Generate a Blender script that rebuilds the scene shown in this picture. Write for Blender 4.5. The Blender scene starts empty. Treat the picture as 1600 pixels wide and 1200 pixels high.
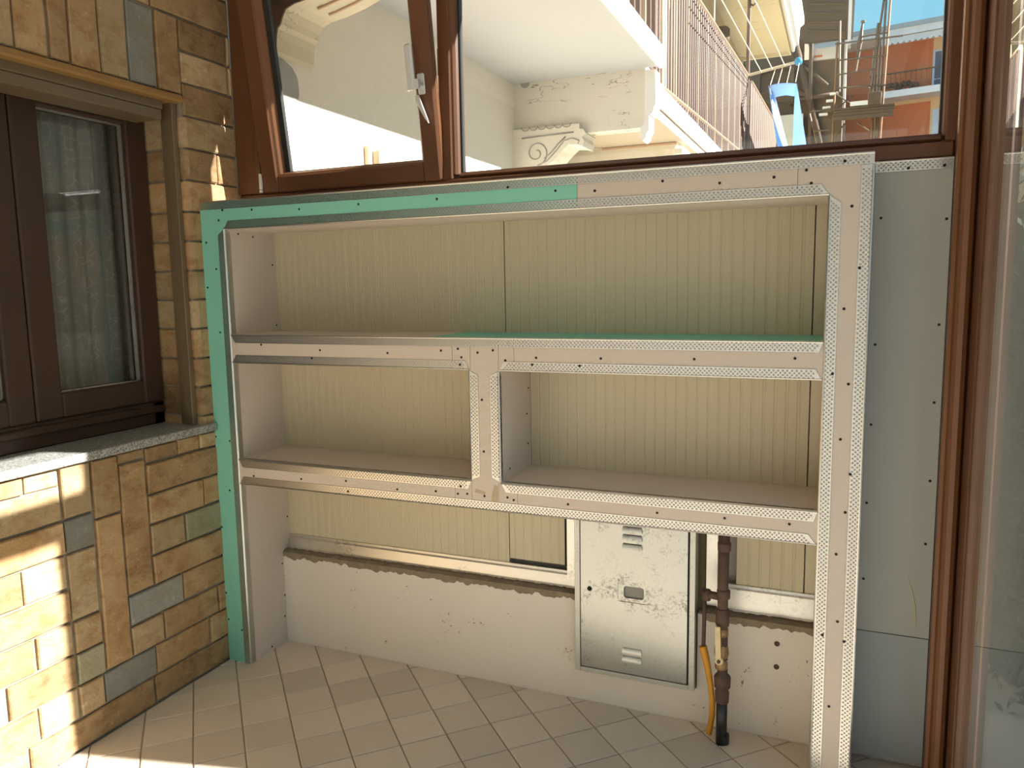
import bpy, bmesh, math, random
from mathutils import Vector, Matrix
random.seed(7)
SC = bpy.context.scene
COL = SC.collection
pi = math.pi

# ------------------------------------------------------------------ camera, sky, sun, exposure
def rot_rows(rx, ry, rz):
    c, s = math.cos, math.sin
    fwd = Vector((s(-rz)*c(rx), c(-rz)*c(rx), -s(rx)))
    r0 = Vector((c(-rz), -s(-rz), 0)); d0 = fwd.cross(r0)
    return c(ry)*r0 + s(ry)*d0, -s(ry)*r0 + c(ry)*d0, fwd
right, down, fwd = rot_rows(0.1265, 0.0171, 0.402)
cam = bpy.data.cameras.new('camera'); cam_o = bpy.data.objects.new('camera', cam); COL.objects.link(cam_o)
m = Matrix.Identity(4)
for i in range(3):
    m[i][0], m[i][1], m[i][2] = right[i], -down[i], -fwd[i]
m.translation = (2.2188, -2.2671, 1.4722)
cam_o.matrix_world = m
cam.sensor_fit = 'HORIZONTAL'; cam.sensor_width = 36; cam.lens = 1209.96*36/1600
cam.clip_start = 0.02; cam.clip_end = 300
SC.camera = cam_o

W = bpy.data.worlds.new('sky'); SC.world = W; W.use_nodes = True
nt = W.node_tree; nt.nodes.clear()
out = nt.nodes.new('ShaderNodeOutputWorld'); bg = nt.nodes.new('ShaderNodeBackground')
tc = nt.nodes.new('ShaderNodeTexCoord'); sp = nt.nodes.new('ShaderNodeSeparateXYZ'); rp = nt.nodes.new('ShaderNodeValToRGB')
nt.links.new(tc.outputs['Generated'], sp.inputs[0]); nt.links.new(sp.outputs['Z'], rp.inputs[0])
nt.links.new(rp.outputs[0], bg.inputs[0]); nt.links.new(bg.outputs[0], out.inputs[0])
e = rp.color_ramp.elements
e[0].position = 0.0; e[0].color = (.70, .90, 1.0, 1)
e[1].position = 1.0; e[1].color = (.15, .40, .80, 1)
for p_, c_ in ((.25, (.36, .84, 1.08)), (.5, (.24, .64, 1.0))): q_ = e.new(p_); q_.color = (*c_, 1)
bg.inputs[1].default_value = 1.25

SUN_DIR = Vector((-1, -.243, -.57))
sun = bpy.data.lights.new('sun', 'SUN'); sun.energy = 32.0; sun.angle = math.radians(.6); sun.color = (1, .965, .90)
sun_o = bpy.data.objects.new('sun', sun); COL.objects.link(sun_o)
sun_o.rotation_euler = SUN_DIR.to_track_quat('-Z', 'Y').to_euler(); sun_o.location = (12, 4, 9)

vs = SC.view_settings
SC.display_settings.display_device = 'sRGB'
vs.view_transform = 'Standard'; vs.look = 'None'; vs.gamma = 1; vs.use_curve_mapping = False
vs.exposure = -0.50
try:
    SC.cycles.max_bounces = 12; SC.cycles.diffuse_bounces = 6; SC.cycles.transparent_max_bounces = 16
    SC.cycles.sample_clamp_indirect = 6; SC.cycles.caustics_reflective = False; SC.cycles.caustics_refractive = False
    SC.cycles.use_denoising = True
except Exception:
    pass

# ------------------------------------------------------------------ materials
def srgb(r, g, b):
    f = lambda c: c/12.92 if c <= .04045 else ((c+.055)/1.055)**2.4
    return (f(r/255), f(g/255), f(b/255))
class NM:
    """tiny node helper"""
    def __init__(s, name):
        s.m = bpy.data.materials.new(name); s.m.use_nodes = True; s.t = s.m.node_tree; s.t.nodes.clear()
        s.o = s.t.nodes.new('ShaderNodeOutputMaterial')
    def n(s, typ, ins=None, **kw):
        nd = s.t.nodes.new(typ)
        for k, v in kw.items(): setattr(nd, k, v)
        for k, v in (ins or {}).items(): s.set(nd.inputs[k], v)
        return nd
    def set(s, sock, v):
        if hasattr(v, 'links') or isinstance(v, bpy.types.NodeSocket): s.t.links.new(v, sock)
        else:
            if sock.type == 'RGBA' and len(v) == 3: v = (*v, 1)
            sock.default_value = v
    def math(s, op, a, b=None, c=None, clamp=False):
        nd = s.t.nodes.new('ShaderNodeMath'); nd.operation = op; nd.use_clamp = clamp
        for i, v in enumerate((a, b, c)):
            if v is not None: s.set(nd.inputs[i], v)
        return nd.outputs[0]
    def mix(s, f, a, b, blend='MIX'):
        nd = s.t.nodes.new('ShaderNodeMix'); nd.data_type = 'RGBA'; nd.blend_type = blend
        s.set(nd.inputs[0], f); s.set(nd.inputs[6], a); s.set(nd.inputs[7], b)
        return nd.outputs[2]
    def ramp(s, f, p0, p1, a=(0, 0, 0), b=(1, 1, 1)):
        nd = s.t.nodes.new('ShaderNodeValToRGB'); s.set(nd.inputs[0], f)
        el = nd.color_ramp.elements; el[0].position = p0; el[1].position = p1
        el[0].color = (*a, 1); el[1].color = (*b, 1)
        return nd.outputs[0]
    def coords(s, scale=(1, 1, 1), rnd=0):
        t = s.n('ShaderNodeTexCoord').outputs['Object']
        mp = s.n('ShaderNodeMapping', {'Vector': t}); mp.inputs['Scale'].default_value = scale
        if rnd:
            oi = s.n('ShaderNodeObjectInfo'); v = s.math('MULTIPLY', oi.outputs['Random'], rnd)
            cb = s.n('ShaderNodeCombineXYZ', {0: v, 1: v, 2: v}); s.t.links.new(cb.outputs[0], mp.inputs['Location'])
        return mp.outputs[0]
    def noise(s, co, scale, detail=4, rough=.6):
        return s.n('ShaderNodeTexNoise', {'Vector': co, 'Scale': scale, 'Detail': detail, 'Roughness': rough}).outputs['Fac']
    def done(s, color, rough=.8, metal=0., bump=None, bstr=.2, bdist=.004, spec=.5, **kw):
        p = s.n('ShaderNodeBsdfPrincipled', {'Base Color': color, 'Roughness': rough, 'Metallic': metal, 'Specular IOR Level': spec, **kw})
        if bump is not None:
            b = s.n('ShaderNodeBump', {'Height': bump, 'Strength': bstr, 'Distance': bdist}); s.t.links.new(b.outputs[0], p.inputs['Normal'])
        s.t.links.new(p.outputs[0], s.o.inputs[0]); return s.m

def plain(name, col, rough=.7, metal=0., var=.12, scale=8, bstr=.06, stretch=(1, 1, 1), spec=.5):
    a = NM(name); co = a.coords(stretch, 7); f = a.noise(co, scale)
    c = a.mix(f, tuple(x*(1-var) for x in col), tuple(min(1, x*(1+var)) for x in col))
    return a.done(c, rough, metal, f, bstr, .003, spec)

def stone(name, base, alt, dark, sat=1.0):
    a = NM(name); co = a.coords((1, 1, 1), 23)
    f1 = a.noise(co, 6, 6, .65); f2 = a.noise(co, 34, 5, .7); f3 = a.noise(a.coords((1, 1.4, 2.2), 11), 9, 7, .68)
    oi = a.n('ShaderNodeObjectInfo').outputs['Random']
    c = a.mix(a.ramp(f1, .35, .65), base, alt)
    c = a.mix(a.math('MULTIPLY', a.ramp(f3, .48, .66), .7), c, dark)
    c = a.mix(a.math('MULTIPLY', a.ramp(f2, .60, .72), .45), c, tuple(min(1, x*1.7) for x in alt))
    hs = a.n('ShaderNodeHueSaturation', {'Color': c, 'Value': a.math('MULTIPLY_ADD', oi, .45, .78), 'Saturation': sat})
    h = a.math('ADD', f3, a.math('MULTIPLY', f2, .5))
    return a.done(hs.outputs[0], .82, 0, h, .9, .008, .3)

M = {}
M['stone_ochre'] = stone('ochre quartzite', (0.376, 0.232, 0.108), (0.448, 0.32, 0.176), (0.248, 0.116, 0.04))
M['stone_tan'] = stone('tan quartzite', (0.416, 0.296, 0.16), (0.496, 0.384, 0.232), (0.304, 0.168, 0.068))
M['stone_brown'] = stone('brown quartzite', (0.32, 0.2, 0.096), (0.416, 0.288, 0.152), (0.176, 0.088, 0.036))
M['stone_slate'] = stone('grey blue quartzite', (0.216, 0.22, 0.2), (0.288, 0.28, 0.248), (0.24, 0.2, 0.136))
M['stone_green'] = stone('greenish quartzite', (0.288, 0.28, 0.176), (0.36, 0.336, 0.224), (0.248, 0.208, 0.112))
M['mortar'] = plain('grey mortar', (.29, .25, .20), .95, var=.2, scale=40, bstr=.4)
M['screen'] = plain('grey render', (.30, .29, .27), .95, var=.1, scale=30)

def m_tile():
    a = NM('beige floor tile'); co = a.coords((1, 1, 1), 31); f = a.noise(co, 5, 4); g = a.noise(co, 60, 3)
    oi = a.n('ShaderNodeObjectInfo').outputs['Random']
    c = a.mix(f, (0.6014, 0.525, 0.4296), (0.6969, 0.6205, 0.5203)); c = a.mix(a.math('MULTIPLY', g, .25), c, (0.5059, 0.4343, 0.3484))
    hs = a.n('ShaderNodeHueSaturation', {'Color': c, 'Value': a.math('MULTIPLY_ADD', oi, .2, .9)})
    return a.done(hs.outputs[0], a.math('MULTIPLY_ADD', f, .2, .42), 0, g, .08, .002)
M['tile'] = m_tile()
M['glue'] = plain('brown glue', (.47, .36, .25), .6, var=.25, scale=60)
M['grout'] = plain('brown grout', (.34, .27, .20), .95, var=.2, scale=30)
def m_board(name, c0, c1, fac=.5):
    a = NM(name); co = a.coords((1, 1, 1), 13); f = a.noise(co, 4, 3); g = a.noise(a.coords((1, 1, .15), 3), 90, 3)
    c = a.mix(f, c0, c1); c = a.mix(a.math('MULTIPLY', a.ramp(g, .62, .8), .12), c, tuple(x*.7 for x in c0))
    return a.done(c, .78, 0, g, .03, .001, .35)
M['board'] = m_board('beige plasterboard paper', (0.5762, 0.4945, 0.4214), (0.6278, 0.5461, 0.473))
M['board_in'] = m_board('grey beige plasterboard paper', (0.5848, 0.516, 0.4515), (0.645, 0.5762, 0.5117))
M['green'] = m_board('green moisture resistant plasterboard', (0.2116, 0.5567, 0.4417), (0.2439, 0.5981, 0.4785))
M['board_grey'] = m_board('pale grey plasterboard', (0.4601, 0.4831, 0.4509), (0.5153, 0.5337, 0.4969))
M['board_blue'] = m_board('bluish tinted board', (0.3973, 0.4425, 0.4425), (0.4515, 0.4921, 0.4876))  # grey board with bluish light put in the colour; also the roof
def m_galv(name, col, rough, spangle=60, dirt=0.0, metal=.9):
    a = NM(name); co = a.coords((1, 1, 1), 5); f = a.noise(co, spangle, 3); g = a.noise(co, 7, 5, .7)
    c = a.mix(f, tuple(x*.82 for x in col), col)
    if dirt: c = a.mix(a.math('MULTIPLY', a.math('MULTIPLY', a.ramp(g, .50, .62), a.ramp(a.noise(co, 95, 4, .7), .48, .56)), dirt), c, (.13, .12, .10))
    return a.done(c, a.math('MULTIPLY_ADD', f, .18, rough-.08), metal, f, .05, .001)
M['bead'] = m_galv('galvanised bead', (0.666, 0.6615, 0.63), .33, 130, metal=1.)
M['galv'] = m_galv('galvanised sheet', (0.4902, 0.4988, 0.4773), .30, 150, .7, 1.)
M['galv_frame'] = m_galv('galvanised frame', (0.558, 0.567, 0.531), .42, 90, .2, .8)
M['alu'] = m_galv('dull aluminium', (.78, .77, .72), .36, 25, .35, .95)
M['screw'] = plain('black screw', (.02, .019, .018), .5, .4)
M['hole'] = plain('black hole shade', (.015, .014, .012), .95, var=0)  # near-black colour that paints the shade of gaps, slots and lock
M['chrome'] = plain('satin aluminium handle', (.70, .70, .69), .35, .35, var=.05, scale=60)

def m_panel():
    a = NM('cream panel sheet'); co = a.coords((1, 1, .2), 9); f = a.noise(co, 5, 3); g = a.noise(a.coords((60, 1, 1.5)), 1.0, 3)
    c = a.mix(f, (0.531, 0.477, 0.333), (0.576, 0.522, 0.3735)); c = a.mix(a.math('MULTIPLY', a.ramp(g, .56, .75), .22), c, (0.675, 0.639, 0.504))
    return a.done(c, .42, 0, g, .03, .002)
M['panel'] = m_panel()
def m_concrete():
    a = NM('white painted concrete'); co = a.coords(); f = a.noise(co, 3.2, 5); g = a.noise(co, 70, 4, .7); h = a.noise(co, 12, 3)
    c = a.mix(f, (0.6714, 0.6283, 0.5611), (0.7482, 0.705, 0.6379))
    c = a.mix(a.ramp(a.math('MULTIPLY', g, a.math('ADD', h, .42)), .672, .70), c, (.27, .22, .165))
    return a.done(c, .9, 0, g, .22, .004)
M['concrete'] = m_concrete()
M['mortar_lip'] = plain('rough brown mortar', (.235, .19, .135), .97, var=.35, scale=30, bstr=.9)

def m_wood(name, a0, a1, rough=.42):
    a = NM(name); f = a.noise(a.coords((14, 14, 1.2), 17), 3, 5, .6); g = a.noise(a.coords((60, 60, 3), 5), 3, 3)
    c = a.mix(f, a0, a1); c = a.mix(a.math('MULTIPLY', g, .3), c, tuple(x*.6 for x in a0))
    return a.done(c, rough, 0, g, .04, .002)
M['wood'] = m_wood('reddish brown window wood', (.115, .045, .018), (.17, .069, .030))
M['wood_h'] = m_wood('dark brown window wood', (.10, .042, .020), (.15, .064, .032))
M['wood_d'] = m_wood('weathered dark wood', (.085, .042, .024), (.135, .072, .042), .6)
M['wood_post'] = m_wood('orange brown post wood', (.15, .062, .024), (.21, .090, .036), .42)
M['rubber'] = plain('black rubber gasket', (.018, .018, .017), .55, var=.1)
M['brown_alu'] = plain('brown aluminium', (.155, .11, .062), .45, .0, var=.08)
M['ochre_trim'] = plain('ochre painted trim', (.30, .165, .05), .6, var=.15)

M['wood_w2'] = m_wood('dark stained window wood', (.040, .018, .009), (.062, .028, .014), .6)
def m_granite():
    a = NM('grey speckled granite'); co = a.coords(); f = a.noise(co, 170, 3, .8); g = a.noise(co, 60, 4)
    c = a.ramp(f, .38, .62, (.07, .07, .066), (.55, .55, .52)); c = a.mix(a.math('MULTIPLY', g, .5), c, (.24, .24, .22))
    return a.done(c, .45, 0, f, .04, .001)
M['granite'] = m_granite()
def m_glass(name, tint=(.93, .95, .94), dirt=.02, boost=1.0):
    a = NM(name); lw = a.n('ShaderNodeLayerWeight', {'Blend': .5})
    fr = a.math('MULTIPLY_ADD', a.math('POWER', lw.outputs['Facing'], 5.0), .93*boost, .04, clamp=True)
    tr = a.n('ShaderNodeBsdfTransparent', {'Color': tint}); gl = a.n('ShaderNodeBsdfGlossy', {'Color': (1, 1, 1), 'Roughness': .0})
    m1 = a.n('ShaderNodeMixShader', {0: fr, 1: tr.outputs[0], 2: gl.outputs[0]})
    df = a.n('ShaderNodeBsdfDiffuse', {'Color': (.75, .76, .72)})
    nz = a.ramp(a.noise(a.coords((1, 1, .4)), 6, 6, .7), .35, .8)
    m2 = a.n('ShaderNodeMixShader', {0: a.math('MULTIPLY', nz, dirt), 1: m1.outputs[0], 2: df.outputs[0]})
    a.t.links.new(m2.outputs[0], a.o.inputs[0]); return a.m
M['glass'] = m_glass('window glass', (.98, .985, .98), .008)
M['glass_dirty'] = m_glass('dusty glass', (.97, .98, .975), .016)

def m_plaster(name, c0, c1, crack=.5):
    a = NM(name); co = a.coords(); f = a.noise(co, 1.3, 5); g = a.noise(co, 9, 5, .7)
    ck = a.noise(a.coords((2.2, 2.2, 9)), 1.1, 6, .62)
    cr = a.math('MULTIPLY', a.math('LESS_THAN', a.math('ABSOLUTE', a.math('SUBTRACT', ck, .5)), .006), a.ramp(a.noise(co, 2.6, 3), .52, .56))
    c = a.mix(f, c0, c1); c = a.mix(a.math('MULTIPLY', cr, crack), c, (.22, .18, .13))
    c = a.mix(a.math('MULTIPLY', a.ramp(g, .66, .74), .35*crack), c, tuple(x*.55 for x in c0))
    return a.done(c, .92, 0, g, .15, .006)
M['plaster'] = m_plaster('white lime plaster', (.72, .675, .575), (.78, .74, .645), .08)
M['plaster_cracked'] = m_plaster('cracked white plaster', (.66, .625, .545), (.72, .685, .61), 1.)
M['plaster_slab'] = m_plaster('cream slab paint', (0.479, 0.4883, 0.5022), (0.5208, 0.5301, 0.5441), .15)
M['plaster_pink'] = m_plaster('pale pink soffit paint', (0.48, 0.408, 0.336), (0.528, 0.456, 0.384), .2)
M['plaster_yel'] = m_plaster('pale yellow plaster', (.55, .47, .26), (.62, .54, .34), .15)
M['plaster_cream'] = m_plaster('cream plaster', (.58, .51, .36), (.66, .59, .44), .5)
M['white'] = plain('white paint', (.80, .79, .76), .6, var=.05)
M['cement'] = plain('grey cement patch', (.36, .35, .32), .95, var=.12, scale=15, bstr=.3)
M['baluster'] = plain('brown painted baluster', (.105, .058, .042), .5, var=.25, scale=3)
M['baluster_tan'] = plain('tan baluster', (.28, .19, .115), .5, var=.2)
M['rust'] = plain('rusty brown pipe', (.085, .050, .036), .75, var=.45, scale=40, bstr=.5)
M['brass'] = plain('worn brass valve', (.30, .19, .09), .5, .5, var=.4, scale=60)
M['cream_lever'] = plain('cream painted lever', (.66, .53, .30), .6, var=.2, scale=50)
M['sleeve'] = plain('black plastic sleeve', (.014, .015, .016), .38, var=.2)
M['yellow'] = plain('yellow corrugated tube', (.58, .27, .02), .5, var=.18, scale=20)
M['moss'] = plain('mossy old wood', (.15, .125, .07), .95, var=.5, scale=25, bstr=.8)
M['pole'] = plain('scaffold steel', (.15, .115, .085), .5, .5, var=.3)
M['pole_rust'] = plain('rusty scaffold steel', (.24, .13, .065), .6, .2, var=.3)
M['plank'] = plain('weathered plank', (.125, .09, .06), .9, var=.35, scale=6)
M['old_wall'] = plain('dark brown old render', (.17, .125, .085), .95, var=.35, scale=1.5, bstr=.4)
M['old_wood'] = plain('dark roof timber', (.12, .085, .06), .9, var=.3, scale=3)
M['orange'] = plain('orange render', (.60, .20, .085), .85, var=.06, scale=1)
M['peach'] = plain('peach render', (.74, .50, .27), .85, var=.05, scale=1)
M['awning'] = plain('pale striped awning cloth', (.72, .70, .68), .9, var=.08)
M['blue_glass'] = plain('dark blue window', (.10, .13, .19), .2, var=.1)
M['blue_pale'] = plain('pale blue shutter', (.52, .60, .68), .5, var=.06)
M['rope'] = plain('cream rope', (.70, .60, .42), .8, var=.1)
M['blue_plastic'] = plain('bright blue plastic', (.03, .33, .66), .35, var=.05)
M['shut'] = plain('bleached shutter wood', (.60, .42, .30), .7, var=.15, scale=4)
M['ground'] = plain('pale paving', (.40, .375, .335), .9, var=.12, scale=1)
M['ceil'] = plain('white ceiling paint', (0.7216, 0.6952, 0.6424), .8, var=.05)
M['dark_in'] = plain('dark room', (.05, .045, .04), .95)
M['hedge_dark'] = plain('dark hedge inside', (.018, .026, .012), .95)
M['hedge_leaf'] = plain('hedge leaf', (.022, .036, .018), .75, var=.4, scale=4)
def m_sheet():
    a = NM('blue checked sheet'); f = a.noise(a.coords((1, 1, 1)), 14, 3)
    c = a.mix(f, (.42, .55, .82), (.55, .72, .92))
    d = a.n('ShaderNodeBsdfDiffuse', {'Color': c}); t = a.n('ShaderNodeBsdfTranslucent', {'Color': (.42, .68, .95)})
    mx = a.n('ShaderNodeMixShader', {0: .45, 1: d.outputs[0], 2: t.outputs[0]}); a.t.links.new(mx.outputs[0], a.o.inputs[0]); return a.m
M['sheet'] = m_sheet()
def m_lace():
    a = NM('embroidered net curtain'); co = a.coords((1, 1, 1))
    w = a.n('ShaderNodeTexVoronoi', {'Vector': co, 'Scale': 22.}, feature='DISTANCE_TO_EDGE').outputs['Distance']
    v = a.ramp(w, .0, .05, (.30, .295, .26), (.19, .19, .17)); st = a.noise(a.coords((1, 9, .3)), 3, 3)
    c = a.mix(a.ramp(st, .42, .62), v, (.135, .135, .12))
    return a.done(c, .95, 0)
M['lace'] = m_lace()

# ------------------------------------------------------------------ mesh helpers
class MB:
    """collects polygons; build() links them as one mesh object"""
    def __init__(s): s.v = []; s.f = []; s.mi = []; s.cur = 0
    def add(s, vs_, fs):
        o = len(s.v); s.v += [tuple(p) for p in vs_]
        for f in fs: s.f.append([o+i for i in f]); s.mi.append(s.cur)
        return s
    def box(s, x0, x1, y0, y1, z0, z1, b=0.0):
        if b <= 0:
            v = [(x, y, z) for x in (x0, x1) for y in (y0, y1) for z in (z0, z1)]
            return s.add(v, [(0, 1, 3, 2), (4, 6, 7, 5), (0, 4, 5, 1), (2, 3, 7, 6), (0, 2, 6, 4), (1, 5, 7, 3)])
        b = min(b, .49*min(abs(x1-x0), abs(y1-y0), abs(z1-z0)))
        v = []; idx = {}
        for i, x in enumerate((x0, x1)):
            for j, y in enumerate((y0, y1)):
                for k, z in enumerate((z0, z1)):
                    sx, sy, sz = (b, -b)[i], (b, -b)[j], (b, -b)[k]
                    for ax, p in enumerate(((x, y+sy, z+sz), (x+sx, y, z+sz), (x+sx, y+sy, z))):
                        idx[i, j, k, ax] = len(v); v.append(p)
        q = idx; F = []
        for i in (0, 1):
            F.append([q[i, 0, 0, 0], q[i, 1, 0, 0], q[i, 1, 1, 0], q[i, 0, 1, 0]])
            F.append([q[0, i, 0, 1], q[1, i, 0, 1], q[1, i, 1, 1], q[0, i, 1, 1]])
            F.append([q[0, 0, i, 2], q[1, 0, i, 2], q[1, 1, i, 2], q[0, 1, i, 2]])
        for i in (0, 1):
            for j in (0, 1):
                F.append([q[i, j, 0, 0], q[i, j, 0, 1], q[i, j, 1, 1], q[i, j, 1, 0]])
                F.append([q[i, 0, j, 0], q[i, 0, j, 2], q[i, 1, j, 2], q[i, 1, j, 0]])
                F.append([q[0, i, j, 1], q[0, i, j, 2], q[1, i, j, 2], q[1, i, j, 1]])
                for k in (0, 1): F.append([q[i, j, k, 0], q[i, j, k, 1], q[i, j, k, 2]])
        return s.add(v, F)
    def prism(s, poly, ax, a0, a1):
        """poly: 2-D points on the plane square to axis ax, swept from a0 to a1"""
        def P(p, a): return {'x': (a, p[0], p[1]), 'y': (p[0], a, p[1]), 'z': (p[0], p[1], a)}[ax]
        n = len(poly); v = [P(p, a0) for p in poly]+[P(p, a1) for p in poly]
        return s.add(v, [list(range(n)), list(range(2*n-1, n-1, -1))]+[[i, (i+1) % n, n+(i+1) % n, n+i] for i in range(n)])
    def tube(s, pts, r, n=8, cap=True):
        pts = [Vector(p) for p in pts]; rs = r if isinstance(r, (list, tuple)) else [r]*len(pts); v = []; F = []
        for i, p in enumerate(pts):
            d = (pts[min(i+1, len(pts)-1)]-pts[max(i-1, 0)]).normalized()
            u = d.orthogonal().normalized() if i == 0 else (pu-d*pu.dot(d)).normalized()
            pu = u; w = d.cross(u)
            v += [p+(u*math.cos(2*pi*k/n)+w*math.sin(2*pi*k/n))*rs[i] for k in range(n)]
        for i in range(len(pts)-1):
            for k in range(n): F.append([i*n+k, i*n+(k+1) % n, (i+1)*n+(k+1) % n, (i+1)*n+k])
        if cap: F += [list(range(n))[::-1], list(range((len(pts)-1)*n, len(pts)*n))]
        return s.add(v, F)
    def lathe(s, prof, c, ax='z', n=16):
        """prof: (radius, height) pairs around an axis through c"""
        v = []; F = []
        for r, h in prof:
            for k in range(n):
                a = 2*pi*k/n; p = (r*math.cos(a), r*math.sin(a))
                v.append({'z': (c[0]+p[0], c[1]+p[1], c[2]+h), 'y': (c[0]+p[0], c[1]+h, c[2]+p[1]), 'x': (c[0]+h, c[1]+p[0], c[2]+p[1])}[ax])
        for i in range(len(prof)-1):
            for k in range(n): F.append([i*n+k, i*n+(k+1) % n, (i+1)*n+(k+1) % n, (i+1)*n+k])
        F += [list(range(n)), list(range((len(prof)-1)*n, len(prof)*n))]
        return s.add(v, F)
    def build(s, name, mat, parent=None, smooth=False, loc=None):
        me = bpy.data.meshes.new(name); v = s.v
        if loc: v = [(p[0]-loc[0], p[1]-loc[1], p[2]-loc[2]) for p in v]
        me.from_pydata(v, [], s.f)
        bm = bmesh.new(); bm.from_mesh(me); bmesh.ops.recalc_face_normals(bm, faces=bm.faces); bm.to_mesh(me); bm.free()
        for mm in (mat if isinstance(mat, list) else [mat]): me.materials.append(M[mm] if isinstance(mm, str) else mm)
        if isinstance(mat, list): me.polygons.foreach_set('material_index', s.mi)
        if smooth: me.polygons.foreach_set('use_smooth', [True]*len(me.polygons))
        o = bpy.data.objects.new(name, me); COL.objects.link(o)
        if loc: o.location = loc
        if parent: o.parent = parent
        return o
def tag(o, label=None, cat=None, group=None, kind=None):
    for k, v in (('label', label), ('category', cat), ('group', group), ('kind', kind)):
        if v: o[k] = v
    return o
def empty(name, loc=(0, 0, 0), **kw):
    """things keep their origin at the world origin so that parts carry world coordinates"""
    o = bpy.data.objects.new(name, None); COL.objects.link(o); o.empty_display_size = .1; return tag(o, **kw)
def copy(o, parent, loc):
    c = o.copy(); COL.objects.link(c); c.parent = parent; c.location = loc; return c

# ------------------------------------------------------------------ floor
b = MB().box(-.3, 2.62, -3.45, .3, -.12, -.004)
floor = tag(b.build('floor', 'grout'), kind='structure')
def clip(poly, axis, lim, keep_less):
    o = []
    for i, p in enumerate(poly):
        q = poly[(i+1) % len(poly)]; a = (p[axis] <= lim) == keep_less; c = (q[axis] <= lim) == keep_less
        if a: o.append(p)
        if a != c:
            t = (lim-p[axis])/(q[axis]-p[axis]); o.append((p[0]+t*(q[0]-p[0]), p[1]+t*(q[1]-p[1])))
    return o
SA, SB, G = .2206, .229, .0055
rest = MB()
for i in range(-22, 14):
    for j in range(-6, 36):
        a0, a1 = .03+SA*i+G/2, .03+SA*(i+1)-G/2
        b0, b1 = .062+SB*j+G/2, .062+SB*(j+1)-G/2
        poly = [((a+bb)/2, (a-bb)/2) for a, bb in ((a0, b0), (a1, b0), (a1, b1), (a0, b1))]
        for ax, lim, less in ((0, .002, False), (0, 2.52, True), (1, .222, True), (1, -3.31, False)):
            if poly: poly = clip(poly, ax, lim, less)
        if len(poly) < 3: continue
        area = abs(sum(poly[k][0]*poly[(k+1) % len(poly)][1]-poly[(k+1) % len(poly)][0]*poly[k][1] for k in range(len(poly))))/2
        if area < 2e-4: continue
        n = len(poly); cx = sum(p[0] for p in poly)/n; cy = sum(p[1] for p in poly)/n
        near = cy > -1.05
        mb = MB() if near else rest
        ins = lambda p, d: (p[0]+(cx-p[0])*d, p[1]+(cy-p[1])*d)
        dz = random.uniform(-.0006, .0006) if near else 0
        v = [(*p, -.006) for p in poly]+[(*p, -.0022+dz) for p in poly]+[(*ins(p, .035), dz) for p in poly]
        mb.add(v, [list(range(2*n, 3*n))]+[[k, (k+1) % n, n+(k+1) % n, n+k] for k in range(n)]+[[n+k, n+(k+1) % n, 2*n+(k+1) % n, 2*n+k] for k in range(n)])
        if near: mb.build('tile', 'tile', floor)
o = rest.build('tile_field', 'tile', floor); o['kind'] = 'stuff'

# ------------------------------------------------------------------ left stone wall
WT = 2.160   # top of the window opening
mw = MB()
mw.box(-.30, -.012, -4.6, .215, -.1, .938)
mw.box(-.30, -.012, -4.6, .215, WT, 2.80)
mw.box(-.30, -.012, -.048, .215, .93, WT)
mw.box(-.30, -.012, -4.6, -1.30, .93, WT)
wl = tag(mw.build('wall_left', 'mortar'), kind='structure')
def add_stone(y0, y1, z0, z1, mat, proud=None):
    """one stone of the face at X = 0: uneven outline, chamfered front"""
    g = .0046; y0 += g; y1 -= g; z0 += g; z1 -= g
    pr = random.uniform(-.003, .004) if proud is None else proud
    per = []
    L = max(1, int((y1-y0)/.08)); Hn = max(1, int((z1-z0)/.08))
    for k in range(L): per.append((y0+(y1-y0)*k/L, z0))
    for k in range(Hn): per.append((y1, z0+(z1-z0)*k/Hn))
    for k in range(L): per.append((y1-(y1-y0)*k/L, z1))
    for k in range(Hn): per.append((y0, z1-(z1-z0)*k/Hn))
    j = lambda s: random.uniform(-s, s)
    per = [(p[0]+j(.0018), p[1]+j(.0018)) for p in per]
    n = len(per); cy, cz = (y0+y1)/2, (z0+z1)/2; c = .0035
    ins = lambda p: (p[0]+math.copysign(min(c, abs(p[0]-cy)), cy-p[0]), p[1]+math.copysign(min(c, abs(p[1]-cz)), cz-p[1]))
    front = [ins(p) for p in per]
    v = [(-.015, *p) for p in per]+[(pr-.004, *p) for p in per]+[(pr+j(.0012), *p) for p in front]
    F = [list(range(2*n, 3*n))]
    for k in range(n):
        F.append([k, (k+1) % n, n+(k+1) % n, n+k]); F.append([n+k, n+(k+1) % n, 2*n+(k+1) % n, 2*n+k])
    return MB().add(v, F).build('stone', mat, wl)
O_, T_, B_, S_, N_ = 'stone_ochre', 'stone_tan', 'stone_brown', 'stone_slate', 'stone_green'
def pick(): return random.choice([O_, O_, T_, T_, B_, O_, N_])
R8, R7, R6, R5, R4, R3, R2, R1, R0, ZS = .104, .214, .325, .4345, .542, .654, .763, .875, .936, .936
A4, A3, A2, A1 = -.331, -.441, -.547, -.653
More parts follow.
